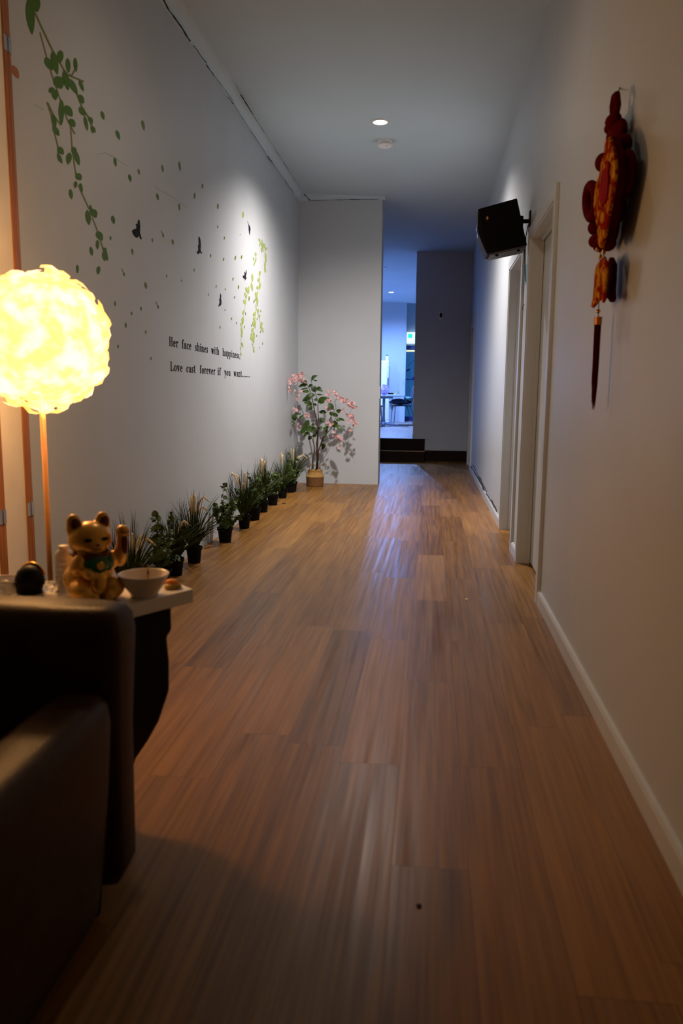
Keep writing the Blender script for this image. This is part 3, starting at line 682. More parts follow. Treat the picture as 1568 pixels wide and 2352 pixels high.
# falling leaves: centre u, v, length px, width px, lean px (tip offset), stalk
LV = [(163, 446, 24, 9, 4), (260, 505, 20, 9, 5), (254, 547, 10, 4.5, 1), (210, 577, 21, 8, 4), (178, 618, 20, 6.5, 1), (226, 621, 20, 9, -2), (304, 578, 15, 5, 2), (350, 552, 10, 3.2, 1), (375, 541, 9, 4, 2, 1),
      (397, 556, 14, 4.2, 2), (285, 630, 10, 4.6, 2, 1), (335, 656, 16, 6.2, 3), (264.5, 697.5, 12, 4.4, 2), (225, 719, 14, 5, 1), (324, 709, 10, 4, 1), (302.5, 720, 9, 4, 1), (363, 705, 9, 4.2, 2, 1), (289, 747, 13, 4.6, 1),
      (335, 763, 9, 3, 1), (271.6, 795.7, 9, 3.5, 1), (347, 823.5, 8, 2.8, 0), (383, 634, 8, 2.4, 1), (417, 645, 7, 2.4, 1), (446, 620.6, 8, 2, 0), (478.6, 676.6, 7, 2, 0), (496.5, 657.7, 7.5, 2, -.5), (483.6, 587.4, 9, 3, 0),
      (513.4, 595.8, 8.5, 2.8, -1), (515.3, 547, 7.5, 2.6, -1), (500, 521, 7, 2.5, -.5), (500.3, 474, 14, 4, -.4), (465, 427.5, 13, 3.8, -.8), (447, 450, 15, 4.2, -.4), (412, 475.6, 17, 4.4, 2), (362, 452, 17, 5.6, 3), (298.5, 409, 18, 7.2, 4),
      (319, 394.5, 13, 4.6, 3), (236, 265, 21, 8, 6), (271, 310, 23, 8.5, 8), (329, 288, 25, 7, 5), (264.7, 372, 22, 7, 4), (373.5, 387, 18, 4.6, 3), (412.6, 382, 23, 5, 3), (558, 494, 15.5, 4.4, -1), (535, 641, 8, 2.5, -1),
      (547.6, 659.5, 10.5, 2.8, -1), (540.4, 592.6, 11, 3.2, -1.2), (554.7, 590.7, 9.4, 2.8, -1), (517.2, 664.6, 5.5, 1.9, -.6), (538.7, 683, 7.5, 2.2, -1), (517, 712, 5, 1.8, -1), (531.5, 732.3, 7, 2.5, -1.4), (543.3, 742, 6, 1.9, -.8),
      (505.5, 752, 7.6, 2, 0), (572, 686, 12, 2.4, 0), (583.3, 692.8, 9, 2.2, -1), (591.6, 701.6, 4.4, 1.4, -.8), (598.8, 714.8, 6.5, 1.6, -.5), (563.8, 720.4, 7.5, 1.8, 0), (590.4, 732.4, 6.2, 1.5, -1), (561.2, 751, 8, 1.7, -.6),
      (577.4, 748.5, 6, 1.7, 0), (598, 762.3, 7.5, 1.5, -1), (589.6, 771.4, 6, 1.7, -.8), (603, 789, 6.5, 1.6, -1), (596, 799, 4, 1.5, -.8), (551.6, 539, 3.2, 1.6, -.6)]
MARKS = [('the largest black bird', 314, 527), ('the narrow black bird', 457, 565), ('the slender purple bird', 572, 524), ('the fork-winged purple bird', 562, 632), ('the lowest purple bird', 505, 690),
         ('the long green vine', 150, 300), ('the long vine tip', 240, 575), ('the feather lamp', 110, 780), ('the word Her', 400, 785), ('the word shines', 463, 803), ('the word happiness', 530, 820), ('the lime vine cluster', 604, 600), ('the left lime vine', 560, 720), ('the forked lime vine', 590, 745)]
used = {}
def where(u, v):
    best = sorted(MARKS, key=lambda m: math.hypot(m[1]-u, m[2]-v))[0]
    dx, dy = u-best[1], v-best[2]; a = math.degrees(atan2(-dy, dx)) % 360
    d = ['to the right of', 'up and right of', 'above', 'up and left of', 'to the left of', 'down and left of', 'below', 'down and right of'][int((a+22.5)//45) % 8]
    return d, best[0], math.hypot(dx, dy)
rank = {}
for i, lf in enumerate(LV):
    d, m, r = where(lf[0], lf[1]); rank.setdefault((d, m), []).append((r, i))
NTH = ['nearest', 'second nearest', 'third nearest', 'fourth nearest', 'fifth nearest', 'sixth nearest', 'seventh nearest', 'eighth nearest', 'ninth nearest', 'tenth nearest', 'eleventh nearest', 'twelfth nearest']
for (d, m), lst in rank.items():
    for k, (r, i) in enumerate(sorted(lst)):
        lf = LV[i]; u, v, L, w, ln = lf[:5]; stalk = len(lf) > 5
        P = leafpoly(u-ln/2, v-L/2, u+ln/2, v+L/2, w); b = MB(); flat(b, P)
        if stalk: stroke(b, [(u-ln/2-3.5, v-L/2-8), (u-ln/2-2.5, v-L/2-3), (u-ln/2+.3, v-L/2+1)], 1.3)
        mt = M['decal_green'] if (L > 15 and u < 300) else (M['decal_lime'] if abs(u-558) < 1 else M['decal_olive'])
        sz = 'large' if L > 17 else 'small' if L > 9 else 'tiny'
        lab = '%s %sgreen leaf decal %s %s%s' % (sz, 'stalked ' if stalk else '', d, m, '' if len(lst) == 1 else ', %s to it' % NTH[k])
        tag(b.build('leaf_decal', mt), lab, 'wall decal', 'falling leaf decals')

# ---- lettering: serif glyphs from strokes
def G_line(x0, y0, x1, y1, t):
    L = math.hypot(x1-x0, y1-y0) or 1; nx, ny = -(y1-y0)/L*t/2, (x1-x0)/L*t/2
    return [[(x0+nx, y0+ny), (x1+nx, y1+ny), (x1-nx, y1-ny), (x0-nx, y0-ny)]]
def G_arc(cx, cy, rx, ry, a0, a1, T=.15, t=.055):
    n = max(4, int(abs(a1-a0)/22)); out = []
    for i in range(n):
        q = []
        for a in (a0+(a1-a0)*i/n, a0+(a1-a0)*(i+1)/n): q.append(radians(a))
        out.append([(cx+rx*cos(q[0]), cy+ry*sin(q[0])), (cx+rx*cos(q[1]), cy+ry*sin(q[1])), (cx+(rx-T)*cos(q[1]), cy+(ry-t)*sin(q[1])), (cx+(rx-T)*cos(q[0]), cy+(ry-t)*sin(q[0]))])
    return out
def G_dot(x, y, r): return [[(x+r*cos(2*pi*i/8), y+r*sin(2*pi*i/8)) for i in range(8)]]
TT_, tt_ = .14, .055
def stem(x, y0, y1, s0=1, s1=0, hs=.075):
    o = G_line(x, y0, x, y1, TT_)
    if s0: o += G_line(x-TT_/2-hs, y0+tt_/2, x+TT_/2+hs, y0+tt_/2, tt_)
    if s1 == 1: o += G_line(x-TT_/2-hs, y1-tt_/2, x+TT_/2+hs, y1-tt_/2, tt_)
    if s1 == 2: o += [[(x-TT_/2-hs, y1-.03), (x, y1+.01), (x, y1-.1), (x-TT_/2-hs, y1-.09)]]
    return o
xh = .66
GL_ = {
 'H': (.86, lambda: stem(.2, 0, 1, 1, 1)+stem(.66, 0, 1, 1, 1)+G_line(.2, .5, .66, .5, tt_)),
 'L': (.72, lambda: stem(.2, 0, 1, 1, 1)+G_line(.2, .03, .64, .03, tt_)+[[(.55, .0), (.66, .0), (.68, .28), (.63, .28)]]),
 'e': (.56, lambda: G_arc(.28, .33, .25, .34, 0, 318)+G_line(.1, .37, .5, .37, tt_)),
 'c': (.54, lambda: G_arc(.29, .33, .25, .34, 50, 320)+G_dot(.44, .52, .075)),
 'o': (.58, lambda: G_arc(.29, .33, .27, .34, 0, 360)),
 'r': (.50, lambda: stem(.17, 0, xh, 1, 2)+G_arc(.36, .40, .17, .26, 60, 175, .06, .06)+G_dot(.42, .56, .085)),
 'f': (.42, lambda: stem(.17, 0, .86, 1, 0)+G_arc(.32, .82, .22, .19, 40, 180, .14, .055)+G_dot(.41, .90, .07)+G_line(.02, .63, .36, .63, tt_)),
 'a': (.58, lambda: G_line(.42, .02, .42, .5, TT_)+G_arc(.29, .46, .205, .21, 5, 165, .14, .055)+G_dot(.14, .49, .075)+G_arc(.27, .19, .22, .2, 60, 330, .13, .055)+G_line(.42, .03, .56, .05, .07)),
 's': (.46, lambda: G_arc(.23, .48, .17, .18, 30, 230, .12, .055)+G_arc(.23, .18, .18, .19, -150, 50, .12, .055)+G_line(.10, .42, .36, .25, .13)+G_line(.4, .46, .4, .64, .04)+G_line(.06, .02, .06, .2, .04)),
 'h': (.68, lambda: stem(.17, 0, 1, 1, 2)+stem(.52, 0, .46, 1, 0)+G_arc(.36, .44, .235, .24, 0, 150, .15, .06)),
 'n': (.68, lambda: stem(.17, 0, xh, 1, 2)+stem(.52, 0, .46, 1, 0)+G_arc(.36, .44, .235, .24, 0, 150, .15, .06)),
 'i': (.34, lambda: stem(.17, 0, xh, 1, 2)+G_dot(.17, .87, .095)),
 't': (.42, lambda: G_line(.2, .1, .2, .88, .14)+G_arc(.31, .14, .18, .15, 180, 320, .13, .055)+G_line(.03, .63, .38, .63, tt_)),
 'p': (.62, lambda: stem(.17, -.32, xh, 1, 2)+G_arc(.33, .33, .25, .34, -120, 120)),
 'u': (.66, lambda: G_line(.17, .2, .17, xh, TT_)+G_line(.5, 0, .5, xh, TT_)+G_arc(.33, .22, .235, .23, 180, 330, .15, .06)+G_line(.02, .63, .2, .63, tt_)+G_line(.35, .63, .53, .63, tt_)+G_line(.5, .03, .64, .03, tt_)),
 'v': (.58, lambda: G_line(.13, xh, .3, 0, .15)+G_line(.46, xh, .3, 0, .06)+G_line(.0, .63, .28, .63, tt_)+G_line(.34, .63, .58, .63, tt_)),
 'w': (.84, lambda: G_line(.13, xh, .27, 0, .14)+G_line(.42, xh, .27, 0, .06)+G_line(.40, xh, .56, 0, .14)+G_line(.72, xh, .56, 0, .06)+G_line(.0, .63, .26, .63, tt_)+G_line(.32, .63, .5, .63, tt_)+G_line(.6, .63, .84, .63, tt_)),
 'y': (.58, lambda: G_line(.13, xh, .31, 0, .15)+G_line(.47, xh, .2, -.26, .06)+G_dot(.16, -.25, .08)+G_line(.0, .63, .28, .63, tt_)+G_line(.34, .63, .58, .63, tt_)),
 ',': (.3, lambda: G_dot(.13, .07, .09)+[[(.2, .1), (.2, -.03), (.1, -.18), (.06, -.15), (.13, -.04)]]),
 '.': (.3, lambda: G_dot(.13, .07, .08)),
}
def word(text, u0, u1, zb, cap, label):
    y0 = onwall(u0, 800).y; y1 = onwall(u1, 830).y
    tot = sum(GL_[c][0]+.07 for c in text)-.07; sc = (y1-y0)/tot; x = 0; b = MB()
    for c in text:
        w, fn = GL_[c]
        for poly in fn():
            loop = [(DX+.0006, y0+(x+px)*sc, zb+py*cap) for px, py in poly]; b.prism(loop, (-.001, 0, 0))
        x += w+.07
    return tag(b.build('lettering_decal', M['decal_black']), label, 'wall lettering', 'words of the wall lettering')
z1_, z2_, CP = 1.355, 1.208, .056
for tx, u0, u1, nm in (('Her', 388.5, 410, 'Her'), ('face', 418, 440, 'face'), ('shines', 448, 478, 'shines'), ('with', 485, 503.5, 'with'), ('happiness,', 511, 552, 'happiness followed by a comma')):
    word(tx, u0, u1, z1_, CP, 'black serif wall lettering reading %s, upper line' % nm)
for tx, u0, u1, nm in (('Love', 390, 419, 'Love'), ('cast', 427, 448.5, 'cast'), ('forever', 458, 494, 'forever'), ('if', 499, 507, 'if'), ('you', 514.5, 529, 'you'), ('want', 536, 555, 'want')):
    word(tx, u0, u1, z2_, CP, 'black serif wall lettering reading %s, lower line' % nm)

p = onwall(557.5, 865); dt = thing('lettering_dots', 'row of six small black dots ending the lower line of wall lettering', 'wall lettering', (DX, p.y, z2_), 0, 'words of the wall lettering')
for i in range(6):
    y_ = onwall(557+i*3.05, 865).y; b = MB(); b.prism([(DX+.0006, y_+.012*cos(a), z2_+.006+.005*sin(a)) for a in [2*pi*k/8 for k in range(8)]], (-.001, 0, 0)); b.build('dot', M['decal_black'], dt)

# ================================================================== POTTED PLANTS ALONG THE LEFT WALL
def pot(t, x, y, r=.052, h=.105):
    MB().lathe([(r*.74, 0), (r*.76, .004), (r*.93, h*.82), (r*1.03, h*.82), (r*1.05, h), (r*.97, h), (r*.93, h*.88), (.003, h*.86)], (x, y, 0), 24).build('pot', M['pot'], t)
    MB().lathe([(r*.93, h*.86), (r*.5, h*.93), (.003, h*.94)], (x, y, 0), 16).build('soil', M['soil'], t)
def grass(x, y, label, hgt=.33, nb=75, plumes=(), seed=1, sc=1.0):
    hgt *= 1.1; nb = int(nb*1.8)
    random.seed(seed); t = thing('potted_grass', label, 'potted plant', (x, y, 0), 0, 'potted grasses along the left wall')
    pot(t, x, y)
    b = MB()
    for i in range(nb):
        a = random.uniform(0, 2*pi); lean = random.uniform(.02, .95)**1.3; L = hgt*random.uniform(.55, 1.15)
        pts = []; w = []
        bx, by = x+.02*cos(a), y+.02*sin(a); k = 6
        for j in range(k+1):
            q = j/k; r = lean*L*q*(.35+.65*q); z = .09+L*(q-.45*lean*q*q)
            px = max(XL+.008, bx+r*cos(a)); pts.append((px, by+r*sin(a), max(z, .02))); w.append(.0030*(1-q)**.6+.0004)
        b.tube(pts, w, 3, False)
    b.build('grass_blades', M['grass'], t)
    for (du, dy, top, bend) in plumes:
        # stalk then fuzzy arching plume ; du = sideways (x), bend = droop direction
        P = []; k = 12
        for j in range(k+1):
            q = j/k; P.append((max(XL+.01, x+du*.5*q+bend*max(0, q-.55)**1.3*1.6), y+dy*q, .10+(top-.07)*min(1, q*1.25)-(max(0, q-.8)**1.2)*abs(bend)*2.2))
        MB().tube(P[:9], .0011, 4).build('plume_stalk', M['grass'], t)
        MB().tube(P[6:], [.002, .0045, .006, .0065, .006, .005, .002], 7).build('seed_plume', M['plume'], t, smooth=True)
    return t
def ivy(x, y, label, hgt=.30, spread=.13, n=95, seed=1, light=False):
    n = int(n*2.2)
    random.seed(seed); t = thing('potted_ivy', label, 'potted plant', (x, y, 0), 0, 'potted ivies along the left wall')
    pot(t, x, y, .056, .105)
    st = MB(); lf = MB()
    ns = 11
    for i in range(ns):
        a = 2*pi*i/ns+random.uniform(-.3, .3); up = random.uniform(.35, 1); R = spread*random.uniform(.5, 1.15)*(1.15-.6*up)
        P = []
        for j in range(8):
            q = j/7; r = R*q**.8
            P.append(Vector((max(XL+.02, x+r*cos(a)+random.uniform(-.008, .008)), y+r*sin(a), .09+hgt*up*q-(1-up)*.12*q*q)))
        st.tube(P, .0014, 4)
        for q_ in range(n//ns):
            k = random.uniform(.8, 6.99); p = P[int(k)].lerp(P[min(7, int(k)+1)], k-int(k))
            d = Vector((random.uniform(-1, 1), random.uniform(-1, 1), random.uniform(-.6, .8))).normalized()
            L = random.uniform(.024, .042); q2 = p+d*L
            if q2.x < XL+.004: q2.x = XL+.004
            nrm = Vector((random.uniform(-1, 1), random.uniform(-1.4, .2), random.uniform(.2, 1.2))).normalized()
            lf.leaf(p, q2, nrm, L*.95, .12, .1, 3)
            # small side lobes give the ivy outline
            sd = d.cross(nrm).normalized()
            for sg_ in (-1, 1): lf.leaf(p+d*L*.15, p+d*L*.45+sd*sg_*L*.55, nrm, L*.42, .05, .05, 2)
    st.build('stems', M['branch'], t); lf.build('foliage', M['ivy'], t)
    return t
def pp(u, v): p = at(u, v, 2, 0); return max(p.x, XL+.075), p.y
x, y = -1.48, 3.74; grass(x, y, 'potted plumed grass nearest the table, half hidden behind the golden cat', .34, 95, ((.10, -.05, .36, -.02), (-.02, -.06, .36, .04), (.06, .05, .34, .09), (.12, .02, .33, .13), (-.04, .10, .30, .03)), 21)
x, y = pp(403, 1321); grass(x, y, 'bushy potted grass in front of the first ivy, beside the bowl', .26, 90, ((.06, .02, .30, .10),), 22)
x, y = -1.475, 4.19; ivy(x, y, 'first potted ivy, tucked behind the grasses next to the bowl', .33, .10, 110, 23)
x, y = pp(446, 1292); grass(x, y, 'tall potted plumed grass standing alone between the first two ivies', .33, 70, ((-.05, .02, .39, .01), (.0, .0, .42, .02), (.02, .03, .40, -.01), (.06, .02, .40, .13), (.03, .06, .33, .12), (-.03, -.02, .36, .01)), 24)
x, y = pp(517, 1244); ivy(x, y, 'open leafy potted ivy with trailing stems, fourth pot from the table', .34, .17, 120, 25)
x, y = pp(561, 1213); grass(x, y, 'potted plumed grass with plumes drooping left, beyond the open ivy', .36, 80, ((-.16, 0, .42, -.10), (-.12, .02, .40, -.04), (.0, 0, .42, .03), (.02, .04, .40, .02), (-.04, -.04, .34, .05)), 26)
x, y = pp(584, 1194); ivy(x, y, 'dense dark potted ivy directly right of the left-drooping grass', .32, .12, 120, 27)
x, y = pp(603, 1176); grass(x, y, 'potted plumed grass with tallest pale plumes, in the middle of the far pots', .36, 75, ((-.05, 0, .46, .03), (-.02, .02, .45, .01), (.03, .02, .44, .05), (.01, .05, .43, .02), (-.06, .03, .42, -.02)), 28)
x, y = pp(624, 1160); ivy(x, y, 'small pale-leaved potted ivy with a wide dark pot, left of the last cluster', .30, .12, 100, 29)
x, y = pp(644, 1144); grass(x, y, 'potted grass with long arching blades reaching over the floor, second last pot', .30, 60, ((-.05, .02, .44, .03), (-.02, 0, .42, .04)), 30)
x, y = pp(650, 1133); grass(x+.0, y+.22, 'farthest potted plumed grass, with a plume leaning towards the flowering tree', .38, 60, ((.16, 0, .38, .16), (.10, .02, .36, .10), (-.05, 0, .44, .02), (0, .02, .43, .03)), 31)
x, y = pp(664, 1131); ivy(x, y, 'last potted ivy, at the corner beside the woven basket', .33, .13, 120, 32)

# ================================================================== FLOWERING TREE IN BASKET
YT = 9.10
bp_ = at(727, 1113, 2, 0); bx, by = bp_.x, YT
tree = thing('artificial_flowering_tree', 'slim leafy tree with pink blossom sprays growing from the woven basket', 'plant', (bx, by, .10))
bk = thing('woven_basket', 'round belly woven basket with rope handles holding the flowering tree', 'basket', (bx, by, 0))
MB().lathe([(.095, 0), (.100, .01), (.104, .10), (.108, .106), (.104, .112)], (bx, by, 0), 36).build('lower_band', M['basket_dark'], bk, smooth=True)
MB().lathe([(.108, .110), (.100, .120), (.088, .160), (.087, .185), (.091, .190), (.085, .190), (.082, .150), (.004, .150)], (bx, by, 0), 36).build('upper_band', M['basket'], bk, smooth=True)
def C7(x, y, dy=0.0):
    u, v = 640+x/6.533, 840+y/6.533; p = at(u, v, 1, YT+dy)
    return p if p.x > XL+.05 else at(u, v, 0, XL+.05)
for pts in ([(462, 1570), (462, 1500), (480, 1478), (520, 1480), (548, 1510)], [(600, 1545), (620, 1500), (660, 1475), (700, 1468), (712, 1500), (690, 1560)]):
    P = [C7(x, y, -.085) for x, y in pts]; Q = []
    for i in range(len(P)-1):
        for k in range(6): Q.append(P[i].lerp(P[i+1], k/6))
    Q.append(P[-1]); MB().tube(Q, [.0045+.0012*(i % 2) for i in range(len(Q))], 6).build('handle', M['basket_dark'], bk)
stems = [([(515, 1550), (510, 1420), (535, 1280), (530, 1180), (505, 1110), (450, 1020), (390, 920), (300, 810), (240, 740)], .010, .003, -.03),
         ([(570, 1555), (580, 1350), (585, 1150), (590, 1000), (575, 860), (540, 700), (515, 560), (490, 440), (450, 330), (400, 230), (330, 170)], .013, .003, .0),
         ([(560, 1555), (575, 1400), (560, 1250), (580, 1050), (605, 900), (590, 700), (585, 600), (595, 560), (560, 440), (500, 300), (480, 210)], .010, .0025, .03),
         ([(575, 1555), (590, 1300), (640, 1140), (690, 1000), (740, 880), (800, 720), (860, 640), (840, 560), (880, 450)], .010, .002, -.05),
         ([(585, 1550), (600, 1280), (660, 1130), (760, 1090), (850, 1050)], .006, .002, -.07),
         ([(600, 1270), (680, 1080), (790, 920), (850, 790), (900, 700), (960, 650)], .007, .002, .02)]
b = MB()
for pts, r0, r1, dy in stems:
    P = [C7(x, y, dy*min(1, i/3)) for i, (x, y) in enumerate(pts)]; n = len(P)
    b.tube(P, [(r0+(r1-r0)*i/(n-1))*.75 for i in range(n)], 7)
b.build('branches', M['branch'], tree, smooth=True)
LEAVES = [((485, 205), (585, 145), 42), ((490, 245), (535, 195), 38), ((525, 225), (585, 228), 18), ((430, 240), (325, 255), 30), ((425, 280), (290, 318), 45), ((450, 310), (515, 290), 38), ((485, 320), (560, 390), 75), ((550, 345), (660, 390), 62),
          ((440, 335), (330, 360), 20), ((455, 385), (350, 390), 40), ((545, 440), (400, 460), 55), ((565, 435), (665, 440), 25), ((480, 480), (350, 535), 60), ((500, 580), (370, 550), 50), ((590, 520), (525, 510), 42), ((590, 550), (740, 480), 75),
          ((605, 545), (765, 490), 60), ((490, 670), (440, 585), 52), ((565, 575), (520, 600), 36), ((740, 565), (825, 665), 62), ((715, 705), (600, 695), 50), ((860, 670), (960, 700), 45), ((765, 735), (820, 700), 50), ((800, 720), (890, 760), 50),
          ((680, 800), (615, 850), 48), ((860, 830), (940, 795), 50), ((920, 790), (990, 830), 28), ((840, 820), (835, 930), 75), ((845, 890), (955, 990), 42), ((690, 880), (745, 940), 40), ((600, 940), (660, 935), 42), ((680, 920), (725, 1010), 55),
          ((675, 1010), (715, 1055), 48), ((690, 1145), (650, 1265), 48), ((235, 720), (240, 830), 60), ((240, 750), (310, 740), 55), ((215, 830), (205, 880), 25), ((250, 850), (215, 935), 30), ((315, 760), (375, 800), 60), ((405, 830), (460, 900), 70),
          ((360, 880), (440, 930), 70), ((335, 960), (400, 1000), 80), ((420, 920), (500, 1000), 85), ((470, 920), (560, 1020), 80), ((490, 880), (540, 895), 40), ((450, 990), (370, 1080), 40), ((500, 1060), (440, 1110), 40), ((560, 1050), (500, 1070), 42), ((560, 960), (555, 1040), 50)]
lm = MB(); random.seed(5)
for (a, c, w) in LEAVES:
    d0 = random.uniform(-.09, .06); p = C7(*a, d0); q = C7(*c, d0+random.uniform(-.05, .03))
    lm.leaf(p, q, (random.uniform(-.3, .3), -1, random.uniform(.1, .8)), w/6.533*YT/1813*1.35, random.uniform(.05, .22), .18, 6)
    # petiole to branch zone
lm.build('leaves', M['leaf'], tree, smooth=True)
TW = MB(); FL = MB()
sprays = [([(480, 210), (430, 150), (360, 130), (290, 140), (230, 180), (185, 220), (175, 300), (180, 390)], 30, .02), ([(440, 330), (420, 250), (350, 200), (270, 200), (235, 260), (240, 350)], 16, -.02), ([(400, 440), (350, 400), (310, 380), (285, 450), (280, 540)], 9, -.03),
          ([(690, 470), (730, 430), (740, 380)], 7, .0), ([(700, 470), (780, 400), (860, 420), (940, 500), (1020, 540), (1100, 580), (1155, 650)], 34, -.03), ([(820, 560), (850, 500), (960, 530), (1070, 580), (1095, 650), (1060, 740)], 16, -.06),
          ([(840, 570), (940, 660), (1010, 710), (1090, 760), (1140, 860), (1110, 960)], 24, -.02), ([(730, 560), (700, 520), (770, 510), (790, 540)], 7, -.06), ([(720, 700), (730, 640), (760, 640)], 5, -.03),
          ([(690, 870), (720, 840), (760, 850), (790, 870)], 7, -.10), ([(690, 1100), (790, 1010), (870, 1040), (920, 1080), (935, 1140), (890, 1250)], 17, -.06), ([(300, 800), (260, 720), (240, 650)], 6, .0),
          ([(430, 800), (400, 740), (440, 730), (490, 770)], 9, -.02), ([(330, 850), (300, 890), (320, 940)], 4, -.04), ([(1060, 770), (1040, 850), (1090, 960)], 5, -.03)]
for pts, nf, dy in sprays:
    P = [C7(x, y, dy) for x, y in pts]; TW.tube(P, .0011, 4)
    for i in range(nf):
        k = random.uniform(.25, 1)*(len(P)-1); j = min(int(k), len(P)-2); c = P[j].lerp(P[j+1], k-j)+Vector((random.uniform(-.022, .022), random.uniform(-.03, .02), random.uniform(-.024, .024))); c.x = max(c.x, XL+.036)
        R = random.uniform(.015, .024); ax = Vector((random.uniform(-.7, .7), -1, random.uniform(-.5, .8))).normalized(); t1 = ax.orthogonal().normalized(); a0 = random.uniform(0, 6)
        for m_ in range(5):
            dv = t1.copy(); dv.rotate(Matrix.Rotation(a0+2*pi*m_/5, 3, ax)); FL.leaf(c, c+dv*R+ax*R*.35, ax, R*.75, .12, .1, 2)
TW.build('twigs', M['grass'], tree); FL.build('blossoms', M['petal'], tree)

# ================================================================== LOUDSPEAKER ON THE RIGHT WALL
YS = 5.2; sp_ = thing('loudspeaker', 'black loudspeaker box tilted downwards on a bracket above the doors', 'loudspeaker', at(1155, 520, 1, YS+.1))
c0, c1, c2, c3 = [at(*q, 1, YS) for q in ((1101, 479), (1187, 455), (1210, 563), (1121, 583))]
b = MB(); b.prism([c0, c1, c2, c3], (0, .21, 0)); b.build('cabinet', M['speaker'], sp_, bevel=.004)
ex = (c2-c3).normalized(); ez = (c0-c3).normalized(); H_ = (c0-c3).length
# bottom rubber plate and curved grille
b = MB(); b.prism([c3+ex*.01-ez*.012, c2-ex*.01-ez*.012, c2-ex*.01, c3+ex*.01], (0, .21, 0)); b.build('underside_plate', M['grey_mesh'], sp_)
for k in (.22, .78):
    q = c3.lerp(c2, k)-ez*.016; MB().ell(q+Vector((0, .03, 0)), .012, .012, .008, 10, 6).build('rubber_foot', M['black'], sp_)
prof = []; n = 10
for i in range(n+1):
    t = i/n; prof.append(c3+ez*(H_*t)-ex*(.008+.024*sin(pi*t)))
b = MB(); b.prism([c3]+prof+[c0], (0, .21, 0)); b.build('grille', M['black'], sp_, bevel=.003)
for t in (.46, .60):
    q = c3+ez*(H_*t)-ex*(.03*sin(pi*t)+.010); MB().ell(q+Vector((0, .02, 0)), .006, .03, .022, 12, 8).build('grille_glint', M['blue_glint'], sp_, smooth=True)  # blue highlights of the grille, built as bluish metal ovals
MB().ell(c3.lerp(c0, .76)+ex*.035+Vector((0, -.002, 0)), .007, .003, .011, 10, 6).build('orange_logo', mat('logo_orange', (.6, .25, .03), .4), sp_)
br = MB(); wb = at(1214, 500, 0, XR); mid = c1.lerp(c2, .42)+Vector((0, .10, 0))
br.box(XR-.008, XR, mid.y-.03, mid.y+.03, mid.z-.06, mid.z+.06); br.tube([(XR-.006, mid.y, mid.z), (mid.x-.01, mid.y, mid.z)], .013, 10)
br.tube([(mid.x+.002, mid.y, mid.z-.03), (mid.x+.002, mid.y, mid.z+.03)], .022, 12); br.build('wall_bracket', M['black'], sp_)
P = [Vector((XR-.012, mid.y, mid.z-.02)), Vector((XR-.03, mid.y, mid.z-.14)), Vector((XR-.018, mid.y, mid.z-.30)), Vector((XR-.006, mid.y+.05, mid.z-.36))]
MB().tube(P, .003, 6).build('cable', M['black'], sp_)
MB().ell(mid+Vector((.02, -.02, -.07)), .009, .009, .012, 10, 6).build('screw', M['chrome'], sp_)
# teal tag and hook on the strip of wall between the doors
p = at(1206, 616, 0, XR); tag(MB().box(XR-.002, XR, 5.36, 5.44, 1.80, 1.92).build('paper_tag', M['teal_paper']), 'small teal paper tag on the wall strip between the two doors', 'paper tag')
tag(MB().tube([(XR-.001, 5.40, 1.665), (XR-.008, 5.40, 1.665), (XR-.014, 5.40, 1.65), (XR-.012, 5.40, 1.635), (XR-.004, 5.40, 1.632)], .0018, 6).build('wall_hook', M['black']), 'tiny dark hook on the wall strip below the teal tag', 'hook')
# alarm panel on the end wall
p = at(1012, 725, 1, YD); pn = thing('wall_panel', 'small pale control panel with dark screen on the dark end wall', 'control panel', (p.x, YD, p.z))
MB().box(p.x-.033, p.x+.033, YD-.022, YD, p.z-.06, p.z+.055).build('panel_body', M['white'], pn, bevel=.004)
MB().box(p.x-.020, p.x+.020, YD-.025, YD-.021, p.z-.03, p.z+.04).build('panel_screen', M['black'], pn)
# hinge plate on the partition edge
struct(MB().box(XE, XE+.006, YB+.02, YB+.05, 1.02, 1.16).build('trim_8', M['white']), 'small pale plate on the edge of the partition wall')

# ================================================================== RED KNOT ORNAMENT ON THE RIGHT WALL
XK = .545
kn = thing('hanging_knot_ornament', 'red velvet knot wall hanging with gold plaque, fish pendants and long tassel', 'wall hanging', at(1410, 260, 0, XK))
def K2(u, v, x=XK): return at(u, v, 0, x)
def lobe(u, v, hw, hh, x=.562, th=.026, m='velvet', name='velvet_loop', rot=0):
    c = K2(u, v, x); ry = abs(K2(u+hw, v, x).y-K2(u-hw, v, x).y)/2; rz = abs(K2(u, v+hh, x).z-K2(u, v-hh, x).z)/2
    return MB().ell(c, th, ry, rz, 22, 14, Matrix.Rotation(rot, 4, 'X')).build(name, M[m], kn, smooth=True)
for L_ in ((1415, 308, 15, 26), (1430, 335, 9, 24), (1436, 402, 15, 54), (1417, 430, 13, 70), (1418, 482, 9, 30), (1402, 520, 10, 48), (1367, 522, 5, 17), (1369, 553, 6, 15), (1379, 562, 6, 16), (1384, 373, 5, 20), (1396, 560, 6, 16), (1407, 292, 8, 12)): lobe(*L_)
# open ring loop on the left
P = [K2(1358+11*cos(a), 463+38*sin(a)) for a in [2*pi*i/26 for i in range(27)]]
MB().tube(P, .017, 10, False).build('velvet_loop', M['velvet'], kn, smooth=True)
